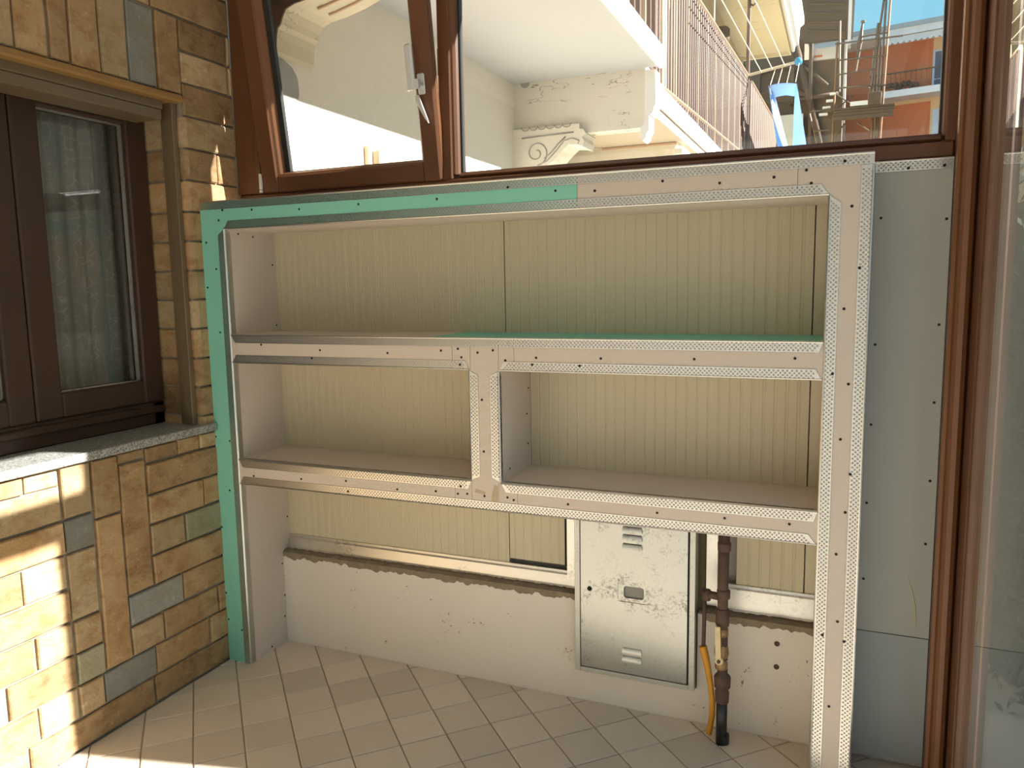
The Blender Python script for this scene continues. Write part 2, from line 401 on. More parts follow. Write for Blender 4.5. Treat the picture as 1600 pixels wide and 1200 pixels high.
for (y0, y1, z0, z1, mt) in [
    # right bay, from the sill down
    (A4, -.183, R1, ZS, B_), (-.183, -.079, R1, ZS, O_), (-.079, .012, R1, ZS, T_),
    (A4, .012, R2, R1, B_), (A4, -.073, R3, R2, O_), (-.073, .012, R3, R2, O_),
    (A4, -.175, R4, R3, T_), (-.175, .012, R4, R3, N_), (A4, .012, R5, R4, O_),
    (A3, -.202, R6, R5, S_), (-.202, .012, R6, R5, O_),
    (A3, -.300, R7, R6, T_), (-.300, -.034, R7, R6, O_), (-.034, .012, R7, R6, O_),
    (A2-.012, -.345, R8, R7, S_), (-.345, -.087, R8, R7, O_), (-.087, .012, R8, R7, O_),
    # tall stones
    (A3, A4, .896, ZS, T_), (A3, A4, R5, .896, B_),
    (A2, A3, .737, ZS, O_), (A2, A3, R7, .737, O_),
    (A1, A2, .766, ZS, T_), (A1, A2, .655, .766, S_), (A1, A2, R5-.004, .655, T_), (A1, A2, R6-.004, R5-.004, T_), (A1, A2, R7, R6-.004, N_), (A1, A2-.012, R8, R7, T_),
    # lit bay towards the camera
    (-.768, A1, R1, ZS, T_), (-.95, -.768, R1, ZS, O_), (-.95, A1, R2, R1, T_),
    (-.90, A1, R3, R2, O_), (-.80, A1, R4, R3, T_), (-.95, -.80, R4, R3, B_), (-.90, A1, R5, R4, O_),
    (-.78, A1, R6, R5, T_), (-.95, -.78, R6, R5, O_), (-.88, A1, R7, R6, B_), (-.79, A1, R8, R7, T_), (-.95, -.79, R8, R7, O_),
    # base course
    (-.36, .012, .0, R8, B_), (-.83, -.36, .0, R8, B_), (-1.3, -.83, .0, R8, O_),
    # above the window: upright stones
    (-.90, -.78, WT+.012, 2.442, T_), (-.78, -.665, WT+.012, 2.442, T_), (-.665, -.558, WT+.012, 2.442, O_), (-.558, -.488, WT+.012, 2.442, O_),
    (-.488, -.380, WT+.012, 2.442, O_), (-.380, -.269, WT+.012, 2.442, T_), (-.269, -.154, WT+.012, 2.442, S_), (-.154, -.048, WT+.012, 2.442, O_),
    (-.90, -.42, 2.445, 2.56, T_), (-.42, -.165, 2.445, 2.56, O_), (-.165, .212, 2.445, 2.57, B_), (-.90, -.25, 2.56, 2.72, O_), (-.25, .212, 2.57, 2.72, T_)]:
    add_stone(y0, y1, z0, z1, mt)
for y0 in (-1.15, -1.4, -1.7, -2.0):
    for z0, z1 in zip((R8, R7, R6, R5, R4, R3, R2), (R7, R6, R5, R4, R3, R2, ZS)):
        if y0 < -.95: add_stone(y0-.05 if y0 < -1.2 else y0, y0+.20, z0, z1, pick(), 0)
# pier between the house window and the veranda window: quoins that turn the corner into the reveal
zr = [.936, 1.000, 1.111, 1.220, 1.332, 1.441, 1.548, 1.656, 1.763, 1.876, 1.990, 2.104, 2.220, 2.331, 2.445]
mats = [O_, B_, O_, O_, T_, T_, O_, B_, O_, B_, T_, B_, T_, B_, T_]
for i in range(len(zr)-1):
    z0, z1 = zr[i]+.0035, zr[i+1]-.0035
    if zr[i+1] <= 2.11:
        yb = .10 if i == 9 else .212
        q = MB(); r = .018; xo = random.uniform(-.002, .002)
        prof = [(-.20, -.055), (xo-r, -.055+random.uniform(-.002, .002)), (xo-r*.3, -.055+r*.3), (xo, -.055+r), (xo, yb), (-.20, yb)]
        q.prism(prof, 'z', z0+.003, z1-.003)
        pin = [(-.20, -.052), (xo-r, -.052), (xo-r*.4, -.052+r*.4), (xo-.003, -.052+r), (xo-.003, yb), (-.20, yb)]
        q.prism(pin, 'z', z0, z1)
        q.build('stone', mats[i], wl)
        if i == 9: add_stone(.103, .212, zr[i], zr[i+1], B_)
    else:
        add_stone(-.048, .19 if i > 11 else .212, zr[i], zr[i+1], mats[i])
        if i > 11: add_stone(.19, .214, zr[i], zr[i+1], T_)
# granite sill
sill = tag(MB().box(-.24, .020, -1.30, -.004, .938, .967, .003).build('trim_1', 'granite'),
           'grey speckled granite window sill slab on the stone wall', 'window sill', kind='structure')

# house window in the left wall
w2 = empty('window_2', kind='structure')
fr = MB(); XF = -.19
fr.box(-.29, XF, -1.30, -.056, .968, 1.055, .004)       # bottom rail of the fixed frame
fr.box(-.29, XF, -1.30, -.056, 2.118, 2.16, .003)
fr.box(-.29, XF, -.105, -.056, .968, 2.16, .003)
fr.build('frame', 'wood_w2', w2)
MB().box(-.22, XF+.016, -1.30, -.06, 1.012, 1.040, .006).build('drip_rail', 'wood_w2', w2)
def sash2(y0, y1):
    s = MB(); st = .095; x1 = XF+.010
    s.box(-.26, x1, y0, y0+st, 1.055, 2.125, .006); s.box(-.26, x1, y1-.088, y1, 1.055, 2.125, .006)
    s.box(-.26, x1, y0+st, y1-.088, 1.055, 1.140, .006); s.box(-.26, x1, y0+st, y1-.088, 2.072, 2.125, .006)
    o = s.build('sash', 'wood_w2', w2)
    ya, yb, za, zb = y0+st, y1-.088, 1.140, 2.072; g = MB(); k = .004
    for a in ((ya, ya+k, za, zb), (yb-k, yb, za, zb), (ya, yb, za, za+k), (ya, yb, zb-k, zb)): g.box(XF-.028, XF-.012, *a)
    tag(g.build('glazing_gasket', 'alu', o), 'pale glazing seal')
    MB().box(-.226, -.222, ya-.008, yb+.008, za-.008, zb+.008).build('pane', 'glass', o)
sash2(-.578, -.060); sash2(-1.10, -.582)
lin = MB(); lin.prism([(-.16, 2.145), (.004, 2.145), (.010, 2.152), (.006, 2.170), (-.16, 2.170)], 'y', -1.30, -.056)
tag(lin.build('lintel_trim', 'ochre_trim', w2), 'ochre strip under the upright stones')
sb = MB(); sb.box(-.16, -.030, -1.30, -.112, 2.116, 2.152, .003); sb.box(-.16, -.034, -1.30, -.116, 2.080, 2.1155, .003)
tag(sb.build('shutter_box', 'brown_alu', w2), 'grey brown roller shutter box')
gd = MB(); gd.box(-.066, -.026, -.078, -.056, .968, 2.150, .002); gd.box(-.092, -.070, -.070, -.056, .968, 2.150, .001); gd.box(-.0705, -.0655, -.066, -.056, .968, 2.15)
tag(gd.build('shutter_guide', 'brown_alu', w2), 'brown vertical shutter guide')
# dark room and net curtain behind the house window
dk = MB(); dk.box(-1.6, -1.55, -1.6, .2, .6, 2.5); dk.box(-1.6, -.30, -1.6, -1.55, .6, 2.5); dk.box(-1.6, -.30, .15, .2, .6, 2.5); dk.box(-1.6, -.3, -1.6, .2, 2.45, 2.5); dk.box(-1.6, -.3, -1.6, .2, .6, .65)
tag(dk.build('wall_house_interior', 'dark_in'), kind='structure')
cv = []; cf = []; N = 90
for i in range(N+1):
    y = -1.28+1.2*i/N; x = -.325+.010*math.sin(i*1.25)+.004*math.sin(i*3.1)
    cv += [(x, y, .98), (x, y, 2.14)]
    if i: cf.append([2*i-2, 2*i, 2*i+1, 2*i-1])
tag(MB().add(cv, cf).build('net_curtain', 'lace', smooth=True), 'embroidered grey net curtain behind the brown house window', 'curtain')

# ------------------------------------------------------------------ back wall: parapet, sandwich panels, metal sill rail
pp = MB(); zt = .383
pp.box(.0, 1.395, .2227, .40, -.1, zt); pp.box(1.395, 1.815, .2227, .40, -.1, .12); pp.box(1.815, 2.60, .2227, .40, -.1, zt)
pp.box(1.395, 1.815, .34, .40, .12, zt)
par = tag(pp.build('wall_back_parapet', 'concrete'), kind='structure')
lip = []; lf = []; k = 0
def mortar(x0, x1):
    n = int((x1-x0)/.012); vs_ = []; F = []
    for i in range(n+1):
        x = x0+(x1-x0)*i/n; d = .010+.012*abs(math.sin(i*.37)*math.sin(i*.11+1))+random.uniform(-.004, .007)
        vs_ += [(x, .2205+random.uniform(-.002, .001), .384-d), (x, .219+random.uniform(-.002, .002), .390), (x, .236, .396+random.uniform(-.002, .003)), (x, .275, .397)]
        if i:
            for c in range(3): F.append([4*i-4+c, 4*i+c, 4*i+c+1, 4*i-4+c+1])
    MB().add(vs_, F).build('mortar_lip', 'mortar_lip', par)
mortar(.112, 1.395); mortar(1.83, 2.18)
for x, z in ((2.066, .321), (2.066, .243)):
    MB().lathe([(.009, 0), (.0085, -.002), (.005, -.002), (.004, -.0005)], (x, .2225, z), 'y', 9).build('wall_plug', 'rust', par)
wb = tag(MB().box(.0, 2.60, .302, .40, zt, 1.80).build('wall_back', 'screen'), kind='structure')
def panel(blocks, nm='panel'):
    b = MB(); p = .0345; Y = .275
    for x0, x1, z0, z1 in blocks:
        prof = [(x0, .301), (x0, Y+.001)]
        x = x0+.001
        k0 = math.ceil((x0-.02)/p)
        prof.append((x, Y))
        while k0*p < x1-.006:
            c = k0*p
            if c > x0+.006: prof += [(c-.0028, Y), (c-.0006, Y+.0013), (c+.0006, Y+.0013), (c+.0028, Y-.0007), (c+.006, Y-.0007), (c+.008, Y)]
            k0 += 1
        prof = [q for q in prof if q[0] < x1-.0005]+[(x1-.0005, Y), (x1, Y+.001), (x1, .301)]
        n = len(prof); v = [(q[0], q[1], z0) for q in prof]+[(q[0], q[1], z1) for q in prof]
        b.add(v, [[i, i+1, n+i+1, n+i] for i in range(n-1)]+[[0, n, 2*n-1, n-1]])
    return b.build(nm, 'panel', wb)
panel([(.02, 1.1155, .445, 1.75)])
panel([(1.1185, 2.1375, .74, 1.75), (1.1185, 1.335, .47, .7395), (1.93, 2.1375, .47, .7395)])
panel([(2.141, 2.45, .47, 1.75)])
def base_rail(b): tag(b.build('sill_rail', 'alu', wb), 'dull metal base rail under the cream panels')
for x0, x1, zz in ((.112, 1.40, .45), (1.87, 2.20, .478)):
    base_rail(MB().prism([(.276, zz+.004), (.270, zz+.002), (.268, zz-.006), (.264, zz-.012), (.258, .402), (.252, .394), (.276, .394)], 'x', x0, x1))
MB().box(1.345, 1.398, .262, .276, .396, .735, .001).build('metal_strip', 'alu', wb)
MB().box(1.834, 1.872, .262, .276, .40, .735, .001).build('metal_strip', 'alu', wb)
MB().box(1.80, 1.832, .255, .30, .10, .735, .004).build('mossy_batten', 'moss', wb)
MB().box(1.3355, 1.345, .268, .276, .47, .735).build('panel_gap_shade', 'hole', wb)  # dark strip paints the shade between panel and metal strip

# ------------------------------------------------------------------ perforated bead
def bead_mesh(b, fn, L, w=.030, c0=0., c1=0., pitch=.0122, rows=4, r=.0031, h=.0018):
    """plate with real round holes; s runs along, t = 0 is the corner edge; fn(s, t, lift) -> point; c0/c1 slant the far ends"""
    def P(s, t, l=h): return fn(s, t, l)
    m0 = .0025; rh = (w-2*m0)/rows
    quad = lambda a, c, d, e2, l=h: b.add([P(*a, l), P(*c, l), P(*d, l), P(*e2, l)], [(0, 1, 2, 3)])
    S0 = lambda t: c0*t/w; S1 = lambda t: L-c1*t/w
    quad((0, 0), (L, 0), (S1(m0), m0), (S0(m0), m0)); quad((S0(w-m0), w-m0), (S1(w-m0), w-m0), (S1(w), w), (S0(w), w))
    for k in range(rows):
        t0, t1 = m0+k*rh, m0+(k+1)*rh; a0 = max(S0(t0), S0(t1))+.002; a1 = min(S1(t0), S1(t1))-.002
        off = (k % 2)*pitch/2; i0 = math.ceil((a0-off)/pitch); i1 = math.floor((a1-off)/pitch)
        if i1 <= i0: quad((S0(t0), t0), (S1(t0), t0), (S1(t1), t1), (S0(t1), t1)); continue
        e0, e1 = off+i0*pitch, off+i1*pitch
        quad((S0(t0), t0), (e0, t0), (e0, t1), (S0(t1), t1)); quad((e1, t0), (S1(t0), t0), (S1(t1), t1), (e1, t1))
        for i in range(i0, i1):
            s0 = off+i*pitch; s1 = s0+pitch; cs, ct = (s0+s1)/2, (t0+t1)/2
            v = [P(s0, t0), P(s1, t0), P(s1, t1), P(s0, t1)]+[P(cs+r*math.cos(q*pi/3), ct+r*math.sin(q*pi/3)) for q in range(6)]
            b.add(v, [(1, 2, 4), (2, 5, 4), (1, 4, 9), (2, 3, 6, 5), (3, 0, 7), (3, 7, 6), (0, 8, 7), (0, 1, 9, 8)])
    for t, (sa, sb) in ((w, (S0(w), S1(w))), (0, (0, L))): b.add([P(sa, t, h), P(sb, t, h), P(sb, t, 0), P(sa, t, 0)], [(0, 1, 2, 3)])
    # rounded nose along the corner edge
    b.add([P(0, 0, h), P(L, 0, h), P(L, .0022, h+.0012), P(0, .0022, h+.0012), P(L, .0045, h), P(0, .0045, h), P(0, -.0012, 0), P(L, -.0012, 0)], [(0, 1, 2, 3), (3, 2, 4, 5), (0, 6, 7, 1)])
def bead(parent, x0, z0, x1, z1, inward, c0=0., c1=0., Y=0., leaf=0, w=.030, nm='corner_bead'):
    """front leaf from (x0,z0) to (x1,z1); inward = direction across the leaf, away from the corner; leaf = depth of the second leaf"""
    b = MB(); L = math.hypot(x1-x0, z1-z0); dx, dz = (x1-x0)/L, (z1-z0)/L; nx, nz = inward
    bead_mesh(b, lambda s, t, l: (x0+dx*s+nx*t, Y-l, z0+dz*s+nz*t), L, w, c0, c1)
    if leaf: bead_mesh(b, lambda s, t, l: (x0+dx*s-nx*l, Y+t, z0+dz*s-nz*l), L, leaf, c0*.6, c1*.6)
    return b.build(nm, 'bead', parent)
screw_mesh = None
def screw(parent, x, y, z, ax='y', sgn=-1):
    global screw_mesh
    if screw_mesh is None:
        o = MB().lathe([(.0042, .0), (.0040, .0008), (.0026, .0010), (.0012, -.0006)], (0, 0, 0), 'y', 8).build('screw', 'screw', parent)
        for v in o.data.vertices: v.co.y *= -1
        screw_mesh = o
    else:
        o = screw_mesh.copy(); COL.objects.link(o); o.parent = parent
    o.location = (x, y, z); o.rotation_euler = (0, 0, pi/2) if ax == 'x' else (0, 0, 0)
    return o

# ------------------------------------------------------------------ plasterboard shelf unit
H, XW = 1.80, 2.286
XIL, XIR, XML, XMR = .1107, 2.1793, 1.1033, 1.2092
Z1T, Z1B, Z2T, Z2B, ZTI = 1.3065, 1.2002, .8299, .7326, 1.6959
DP = .2745; T = .0125
U = empty('shelf_unit', label='half finished plasterboard shelf wall with four openings, green left edge and perforated metal beads', cat='shelf unit')
g = .0006
# carcass of boxes behind the facing (stiles, shelves, top)
def body(nm, mat, *boxes):
    b = MB()
    for bx in boxes: b.box(*bx)
    return b.build(nm, mat, U)
body('left_side_panel', 'board_in', (.003, XIL, T, DP, .0, H-.002))
body('right_side_panel', 'board_in', (XIR, XW, T, .2, .0, H-.002), (XIR, XW-.004, .2, DP, .0, H-.002))
body('top_box', 'board_in', (XIL, XIR, T, .212, ZTI, H-.002), (XIL, XIR, .212, DP, ZTI, H-.03))
body('shelf', 'board_in', (XIL, XIR, T, DP-.0005, Z1B, Z1T-.001))
tag(body('shelf_liner', 'green', (.955, XIR-.0005, T+.012, DP-.001, Z1T-.001, Z1T)), 'green board laid on the upper shelf')
tag(body('shelf_liner', 'board_in', (XIL+.0005, .9545, T+.012, DP-.001, Z1T-.001, Z1T)), 'beige board laid on the upper shelf')
body('lower_shelf', 'board_in', (XIL, XIR, T, DP-.0005, Z2B, Z2T))
body('divider', 'board_in', (XML, XMR, T, DP-.0005, Z2T, Z1B))
# front boards
f = MB(); f.prism([(0, 0), (XIL, 0), (XIL, ZTI), (1.478-g, ZTI), (1.478-g, H), (0, H)], 'y', 0, T)
tag(f.build('front_board', 'green', U), 'green moisture resistant facing on the left and top left')
def face(x0, x1, z0, z1): return MB().box(x0+g, x1-g, 0, T, z0, z1).build('front_board', 'board', U)
face(1.478, 2.10, ZTI, H)
f = MB(); f.prism([(2.10+g, ZTI), (XIR, ZTI), (XIR, 0), (XW, 0), (XW, H), (2.10+g, H)], 'y', 0, T); f.build('front_board', 'board', U)
for x0, x1 in ((XIL, 1.042), (1.042, 1.108), (1.209, 1.263), (1.263, XIR)): face(x0, x1, Z1B, Z1T)
for x0, x1 in ((XIL, 1.040), (1.040, 1.103), (1.202, 1.268), (1.268, XIR)): face(x0, x1, Z2B, Z2T)
f = MB(); f.prism([(1.103+g, Z2B), (1.202-g, Z2B), (1.202-g, Z2T), (XMR, Z2T), (XMR, Z1B), (1.209-g, Z1B), (1.209-g, Z1T), (1.108+g, Z1T), (1.108+g, Z1B), (XML, Z1B), (XML, Z2T), (1.103+g, Z2T)], 'y', 0, T)
f.build('front_board', 'board', U)
# beads
bw = .030
bead(U, .003, H, XW, H, (0, -1))
bead(U, XW, 0, XW, H-.031, (-1, 0), leaf=.022)
bead(U, XIL, ZTI, XIR, ZTI, (0, 1), .02, .02)
bead(U, XIL, 0.002, XIL, ZTI, (-1, 0), 0, .02, leaf=.026)
bead(U, XIR, 0.002, XIR, ZTI, (1, 0), 0, .02, leaf=.02)
bead(U, XIL+.002, Z1T, XIR-.002, Z1T, (0, -1), .018, .01)
bead(U, XIL+.002, Z1B, XML, Z1B, (0, 1), .018, .014)
bead(U, XMR, Z1B, XIR-.002, Z1B, (0, 1), .018, .018)
bead(U, XIL+.002, Z2T, XML, Z2T, (0, -1), .018, .014, leaf=.02)
bead(U, XMR, Z2T, XIR-.002, Z2T, (0, -1), .018, .01, leaf=.02)
bead(U, XIL+.002, Z2B, XIR-.002, Z2B, (0, 1), .018, .024)
bead(U, XML, Z2T+.002, XML, Z1B-.002, (1, 0), .014, .014, w=.031)
bead(U, XMR, Z2T+.002, XMR, Z1B-.002, (-1, 0), .014, .014, w=.031, leaf=.014)
fs = [(.11, 1.765), (.244, 1.76), (.09, 1.729), (.454, 1.751), (.701, 1.754), (1.002, 1.754), (.021, 1.651), (.061, 1.552), (.013, 1.484), (.06, 1.315),
      (1.253, 1.775), (1.409, 1.755), (1.533, 1.747), (1.735, 1.762), (1.895, 1.746), (2.039, 1.752), (2.121, 1.765), (2.134, 1.73), (2.215, 1.781), (2.236, 1.664),
      (2.26, 1.503), (2.226, 1.395), (2.244, 1.192), (2.203, 1.219), (1.55, 1.247), (1.831, 1.251), (2.106, 1.259), (2.229, 1.039), (2.257, .944), (2.248, .835),
      (2.229, .713), (1.726, .781), (1.925, .785), (2.104, .786), (.252, 1.271), (.514, 1.255), (.794, 1.25), (1.001, 1.262), (.479, 1.226), (.005, .911),
      (.073, .898), (.057, .702), (.18, .769), (.402, .776), (.6, .785), (.608, .748), (.813, .773), (.966, .78), (1.064, 1.269), (1.076, 1.241), (1.071, 1.217),
      (1.135, 1.258), (1.19, 1.266), (1.233, 1.234), (1.339, 1.245), (1.326, 1.223), (1.483, 1.223), (1.147, 1.103), (1.15, .931), (1.05, .779), (1.085, .782),
      (1.062, .806), (1.149, .78), (1.232, .783), (1.254, .776), (1.441, .78), (2.239, .517), (2.201, .472), (2.258, .462), (2.225, .26), (.005, .55), (.005, .28), (.009, .17), (.073, .135)]
def on_bead(x, z):
    return (H-.03 < z or XW-.03 < x or (XIL-.03 < x < XIL) or (XIR < x < XIR+.03) or (ZTI < z < ZTI+.03 and x > XIL)
            or (XIL < x < XIR and (Z1T-.03 < z < Z1T or Z1B < z < Z1B+.03 or Z2T-.03 < z < Z2T or Z2B < z < Z2B+.03)))
for x, z in fs: screw(U, x, -.0028 if on_bead(x, z) else -.0002, z)
for y, z in ((.071, 1.683), (.15, 1.676), (.254, 1.57), (.26, 1.329), (.26, .528), (.213, .34), (.218, .201), (.211, .112), (.123, .017)): screw(U, XIL+.0004, y, z, 'x')
for y, z in ((.252, 1.112), (.235, 1.023), (.243, .915), (.076, .861)): screw(U, XMR+.0004, y, z, 'x')
st = MB()
for pts in (((1.112, .79), (1.15, .784), (1.155, .794), (1.118, .802)), ((1.172, .748), (1.196, .742), (1.2, .815), (1.186, .822), (1.176, .79))):
    n = len(pts); st.prism(pts, 'y', -.0006, .0002)
tag(st.build('glue_smear', 'glue', U), 'brown glue smear at the foot of the divider')

# infill board to the right of the unit
IP = empty('infill_board', label='pale grey plasterboard infill between the shelf wall and the brown corner post', cat='wall board')
XP0, XP1 = XW+.004, 2.489
MB().box(XP0, XP1, .2005, .213, .4185, 1.80).build('upper_board', 'board_grey', IP)
MB().box(XP0, XP1, .203, .2155, .02, .4145).build('lower_board', 'board_blue', IP)  # darker bluish copy of the upper board; cool light is in the colour
bead(IP, XP0+.001, 1.80, XP1, 1.80, (0, -1), Y=.2005)
for x, z in ((2.314, 1.644), (2.478, 1.634), (2.473, 1.343), (2.313, 1.285), (2.471, 1.122), (2.311, 1.05), (2.471, .894), (2.308, .814), (2.468, .706), (2.308, .579)): screw(IP, x, .2003, z)
for x, z in ((2.378, 1.777), (2.466, 1.778)): screw(IP, x, .1976, z)
sc = MB(); pts = [(2.425, .2004, .60), (2.437, .2000, .565), (2.448, .2000, .52), (2.452, .2000, .47), (2.453, .2004, .44)]
sc.tube(pts, [.0012, .0022, .0018, .0022, .001], 5)
tag(sc.build('glue_streak', 'cream_lever', IP), 'pale curved scratch near the bottom of the board')

# ------------------------------------------------------------------ meter cabinet
MC = empty('meter_cabinet', label='dented galvanised meter cabinet with louvres on the low white wall', cat='cabinet')
c = MB(); CX0, CX1, CZ0, CZ1 = 1.397, 1.811, .124, .728
c.box(CX0, CX0+.019, .192, .335, CZ0, CZ1, .001); c.box(CX1-.019, CX1, .192, .335, CZ0, CZ1, .001)
c.box(CX0+.019, CX1-.019, .192, .335, CZ0, CZ0+.016, .001); c.box(CX0+.019, CX1-.019, .192, .335, CZ1-.016, CZ1, .001)
c.box(CX0+.01, CX1-.01, .33, .338, CZ0+.01, CZ1-.01)
c.build('frame', 'galv_frame', MC)
# door sheet with an oblong window hole and a dark disc for the lock
d0, d1, e0_, e1_ = CX0+.021, CX1-.026, CZ0+.018, CZ1-.018
wx0, wx1, wz0, wz1 = 1.571, 1.640, .413, .455
def oval(cx, cz, hw, hh, r, n=4):
    o = []
    for sx, sz, a0 in ((1, 1, 0), (-1, 1, pi/2), (-1, -1, pi), (1, -1, 3*pi/2)):
        for k in range(n+1):
            a = a0+pi/2*k/n; o.append((cx+sx*(hw-r)+r*math.cos(a), cz+sz*(hh-r)+r*math.sin(a)))
    return o
ds = MB(); ia, ib, ja, jb = 1.55, 1.66, .40, .47; yf, yb_ = .196, .2005
def sheet(x0, x1, z0, z1): ds.box(x0, x1, yf, yb_, z0, z1)
sheet(d0, ia, e0_, e1_); sheet(ib, d1, e0_, e1_); sheet(ia, ib, e0_, ja); sheet(ia, ib, jb, e1_)
ov = oval((wx0+wx1)/2, (wz0+wz1)/2, (wx1-wx0)/2, (wz1-wz0)/2, .009); n = len(ov); cx_, cz_ = (wx0+wx1)/2, (wz0+wz1)/2
def edge(p):
    k = min((ib-cx_)/max(1e-9, abs(p[0]-cx_)), (jb-cz_)/max(1e-9, abs(p[1]-cz_))); return (cx_+(p[0]-cx_)*k, cz_+(p[1]-cz_)*k)
ou = [edge(p) for p in ov]
for q, (px_, pz_) in enumerate(((ib, jb), (ia, jb), (ia, ja), (ib, ja))): ou[q*5+2] = (px_, pz_)
ds.add([(p[0], yf, p[1]) for p in ou]+[(p[0], yf, p[1]) for p in ov]+[(p[0], yb_, p[1]) for p in ov], [[k, (k+1) % n, n+(k+1) % n, n+k] for k in range(n)]+[[n+k, n+(k+1) % n, 2*n+(k+1) % n, 2*n+k] for k in range(n)])
door = ds.build('door', 'galv', MC)
MB().lathe([(.0085, -.0016), (.0068, -.0022), (.0066, -.0004)], (1.450, yf, .428), 'y', 14).build('lock_disc', 'hole', door)  # dark disc paints the lock hole; the sheet is uncut
MB().box(1.55, 1.66, .2035, .206, .40, .47).build('viewing_window', 'screen', door)
def louvre(z, up):
    x0, x1 = 1.566, 1.634; l = MB(); s = 1 if up else -1; n = 6
    vs_ = []; F = []
    for i in range(n+1):
        a = pi*i/n*.5; y = .196-.007*math.sin(a); zz = z+s*(.020*(1-math.cos(a)))
        vs_ += [(x0+.004*(1-math.sin(a)), y, zz), (x1-.004*(1-math.sin(a)), y, zz)]
        if i: F.append([2*i-2, 2*i-1, 2*i+1, 2*i])
    l.add(vs_, F); e2 = [vs_[2*i] for i in range(n+1)]+[(x0, .196, vs_[-1][2])]; l.add(e2, [list(range(len(e2)))])
    e3 = [vs_[2*i+1] for i in range(n+1)]+[(x1, .196, vs_[-1][2])]; l.add(e3, [list(range(len(e3)))])
    l.build('louvre', 'galv', door)
    MB().box(x0+.004, x1-.004, .1905, .1955, z+s*.0195-.0004, z+s*.0195+.0008).build('slot_shade', 'hole', door)  # dark bar paints the shade in the slot
louvre(.637, False); louvre(.606, False); louvre(.665, False); louvre(.236, False); louvre(.206, False)
tag(MB().box(CX1-.026, CX1-.0185, .197, .20, e0_, e1_).build('door_gap_shade', 'hole', MC), 'dark strip painting the shaded gap beside the door')  # dark strip in place of the shaded gap
for x, z in ((1.450, .452), (1.450, .404), (1.605, .464), (1.605, .404), (1.650, .432)):
    MB().lathe([(.0052, -.0010), (.0046, -.0018), (.002, -.0014)], (x, .197, z), 'y', 8).build('rivet', 'galv_frame', door)

# ------------------------------------------------------------------ gas pipe and yellow tube
GP = empty('gas_pipe', label='rusty brown gas pipe with cream lever valve rising beside the meter cabinet', cat='pipe')
px, py = 1.910, .130
MB().tube([(px-.001, py, .285), (px-.003, py, .50), (px, py, .726)], .0165, 14).build('pipe', 'rust', GP, True)
for z in (.645, .49): MB().lathe([(.017, -.004), (.0205, -.002), (.021, .022), (.017, .026)], (px-.001, py, z), 'z', 14).build('coupling', 'rust', GP, True)
MB().lathe([(.018, .700), (.025, .702), (.025, .725), (.018, .727)], (px+.001, py, 0), 'z', 8).build('coupling', 'rust', GP)
MB().lathe([(.017, .395), (.021, .398), (.0215, .45), (.017, .454)], (px-.003, py, 0), 'z', 14).build('coupling', 'rust', GP, True)
vb = MB(); vb.lathe([(.015, .25), (.020, .255), (.0205, .272), (.017, .276), (.0165, .29), (.020, .292), (.023, .305), (.021, .325), (.017, .335), (.0165, .362), (.020, .364), (.020, .385), (.016, .39)], (px-.004, py, 0), 'z', 12)
vb.build('valve', 'brass', GP, True)
lv = MB(); lv.lathe([(.012, -.030), (.014, -.026), (.014, -.021), (.006, -.019)], (1.902, py-.002, .290), 'y', 14)
lv.prism([(1.892, .296), (1.909, .296), (1.9045, .403), (1.889, .403)], 'y', py-.033, py-.028)
tag(lv.build('lever', 'cream_lever', GP), 'cream painted lever pointing up')
MB().lathe([(.0055, -.038), (.0055, -.030)], (1.902, py, .290), 'y', 6).build('lever_bolt', 'rust', GP)
rd = MB(); rd.lathe([(.0155, .140), (.021, .142), (.0225, .175), (.019, .180), (.018, .190), (.025, .192), (.0265, .225), (.022, .232), (.0165, .236), (.016, .255)], (px, py, 0), 'z', 14)
tag(rd.build('union_nut', 'rust', GP, True), 'thick rusty union above the black sleeve')
MB().tube([(px, py, -.002), (px, py, .146)], .0175, 14).build('sleeve', 'sleeve', GP, True)
cl = MB(); cl.lathe([(.0205, .0), (.0205, .03)], (px+.004, py+.004, 0), 'z', 10); cl.build('floor_collar', 'sleeve', GP)
br = MB(); br.tube([(px-.002, py+.004, .487), (px-.03, py+.01, .487), (px-.05, py+.012, .487)], .0125, 10); br.lathe([(.0145, -.016), (.0145, .016)], (px-.056, py+.012, .485), 'z', 10)
br.tube([(px-.060, py+.010, .475), (px-.062, py+.010, .31)], .0065, 8)
tag(br.build('branch_pipe', 'rust', GP, True), 'thin side branch dropping to the yellow tube')
YT = MB(); ys = []
yp = [(1.846, .140, .313), (1.853, .138, .285), (1.862, .136, .250), (1.872, .135, .195), (1.879, .136, .135), (1.878, .145, .080), (1.870, .155, .028), (1.867, .158, .006)]
fine = []
for i in range(len(yp)-1):
    for k in range(8): fine.append(Vector(yp[i]).lerp(Vector(yp[i+1]), k/8))
rr = [(.0125 if i < 8 else .0125-.0035*min(1, (i-8)/16))*(1+.05*(i % 2)) for i in range(len(fine))]
YT.tube(fine, rr, 10)
tag(YT.build('yellow_tube', 'yellow', smooth=True), 'bent yellow corrugated tube running from the floor to the thin branch pipe', 'tube')

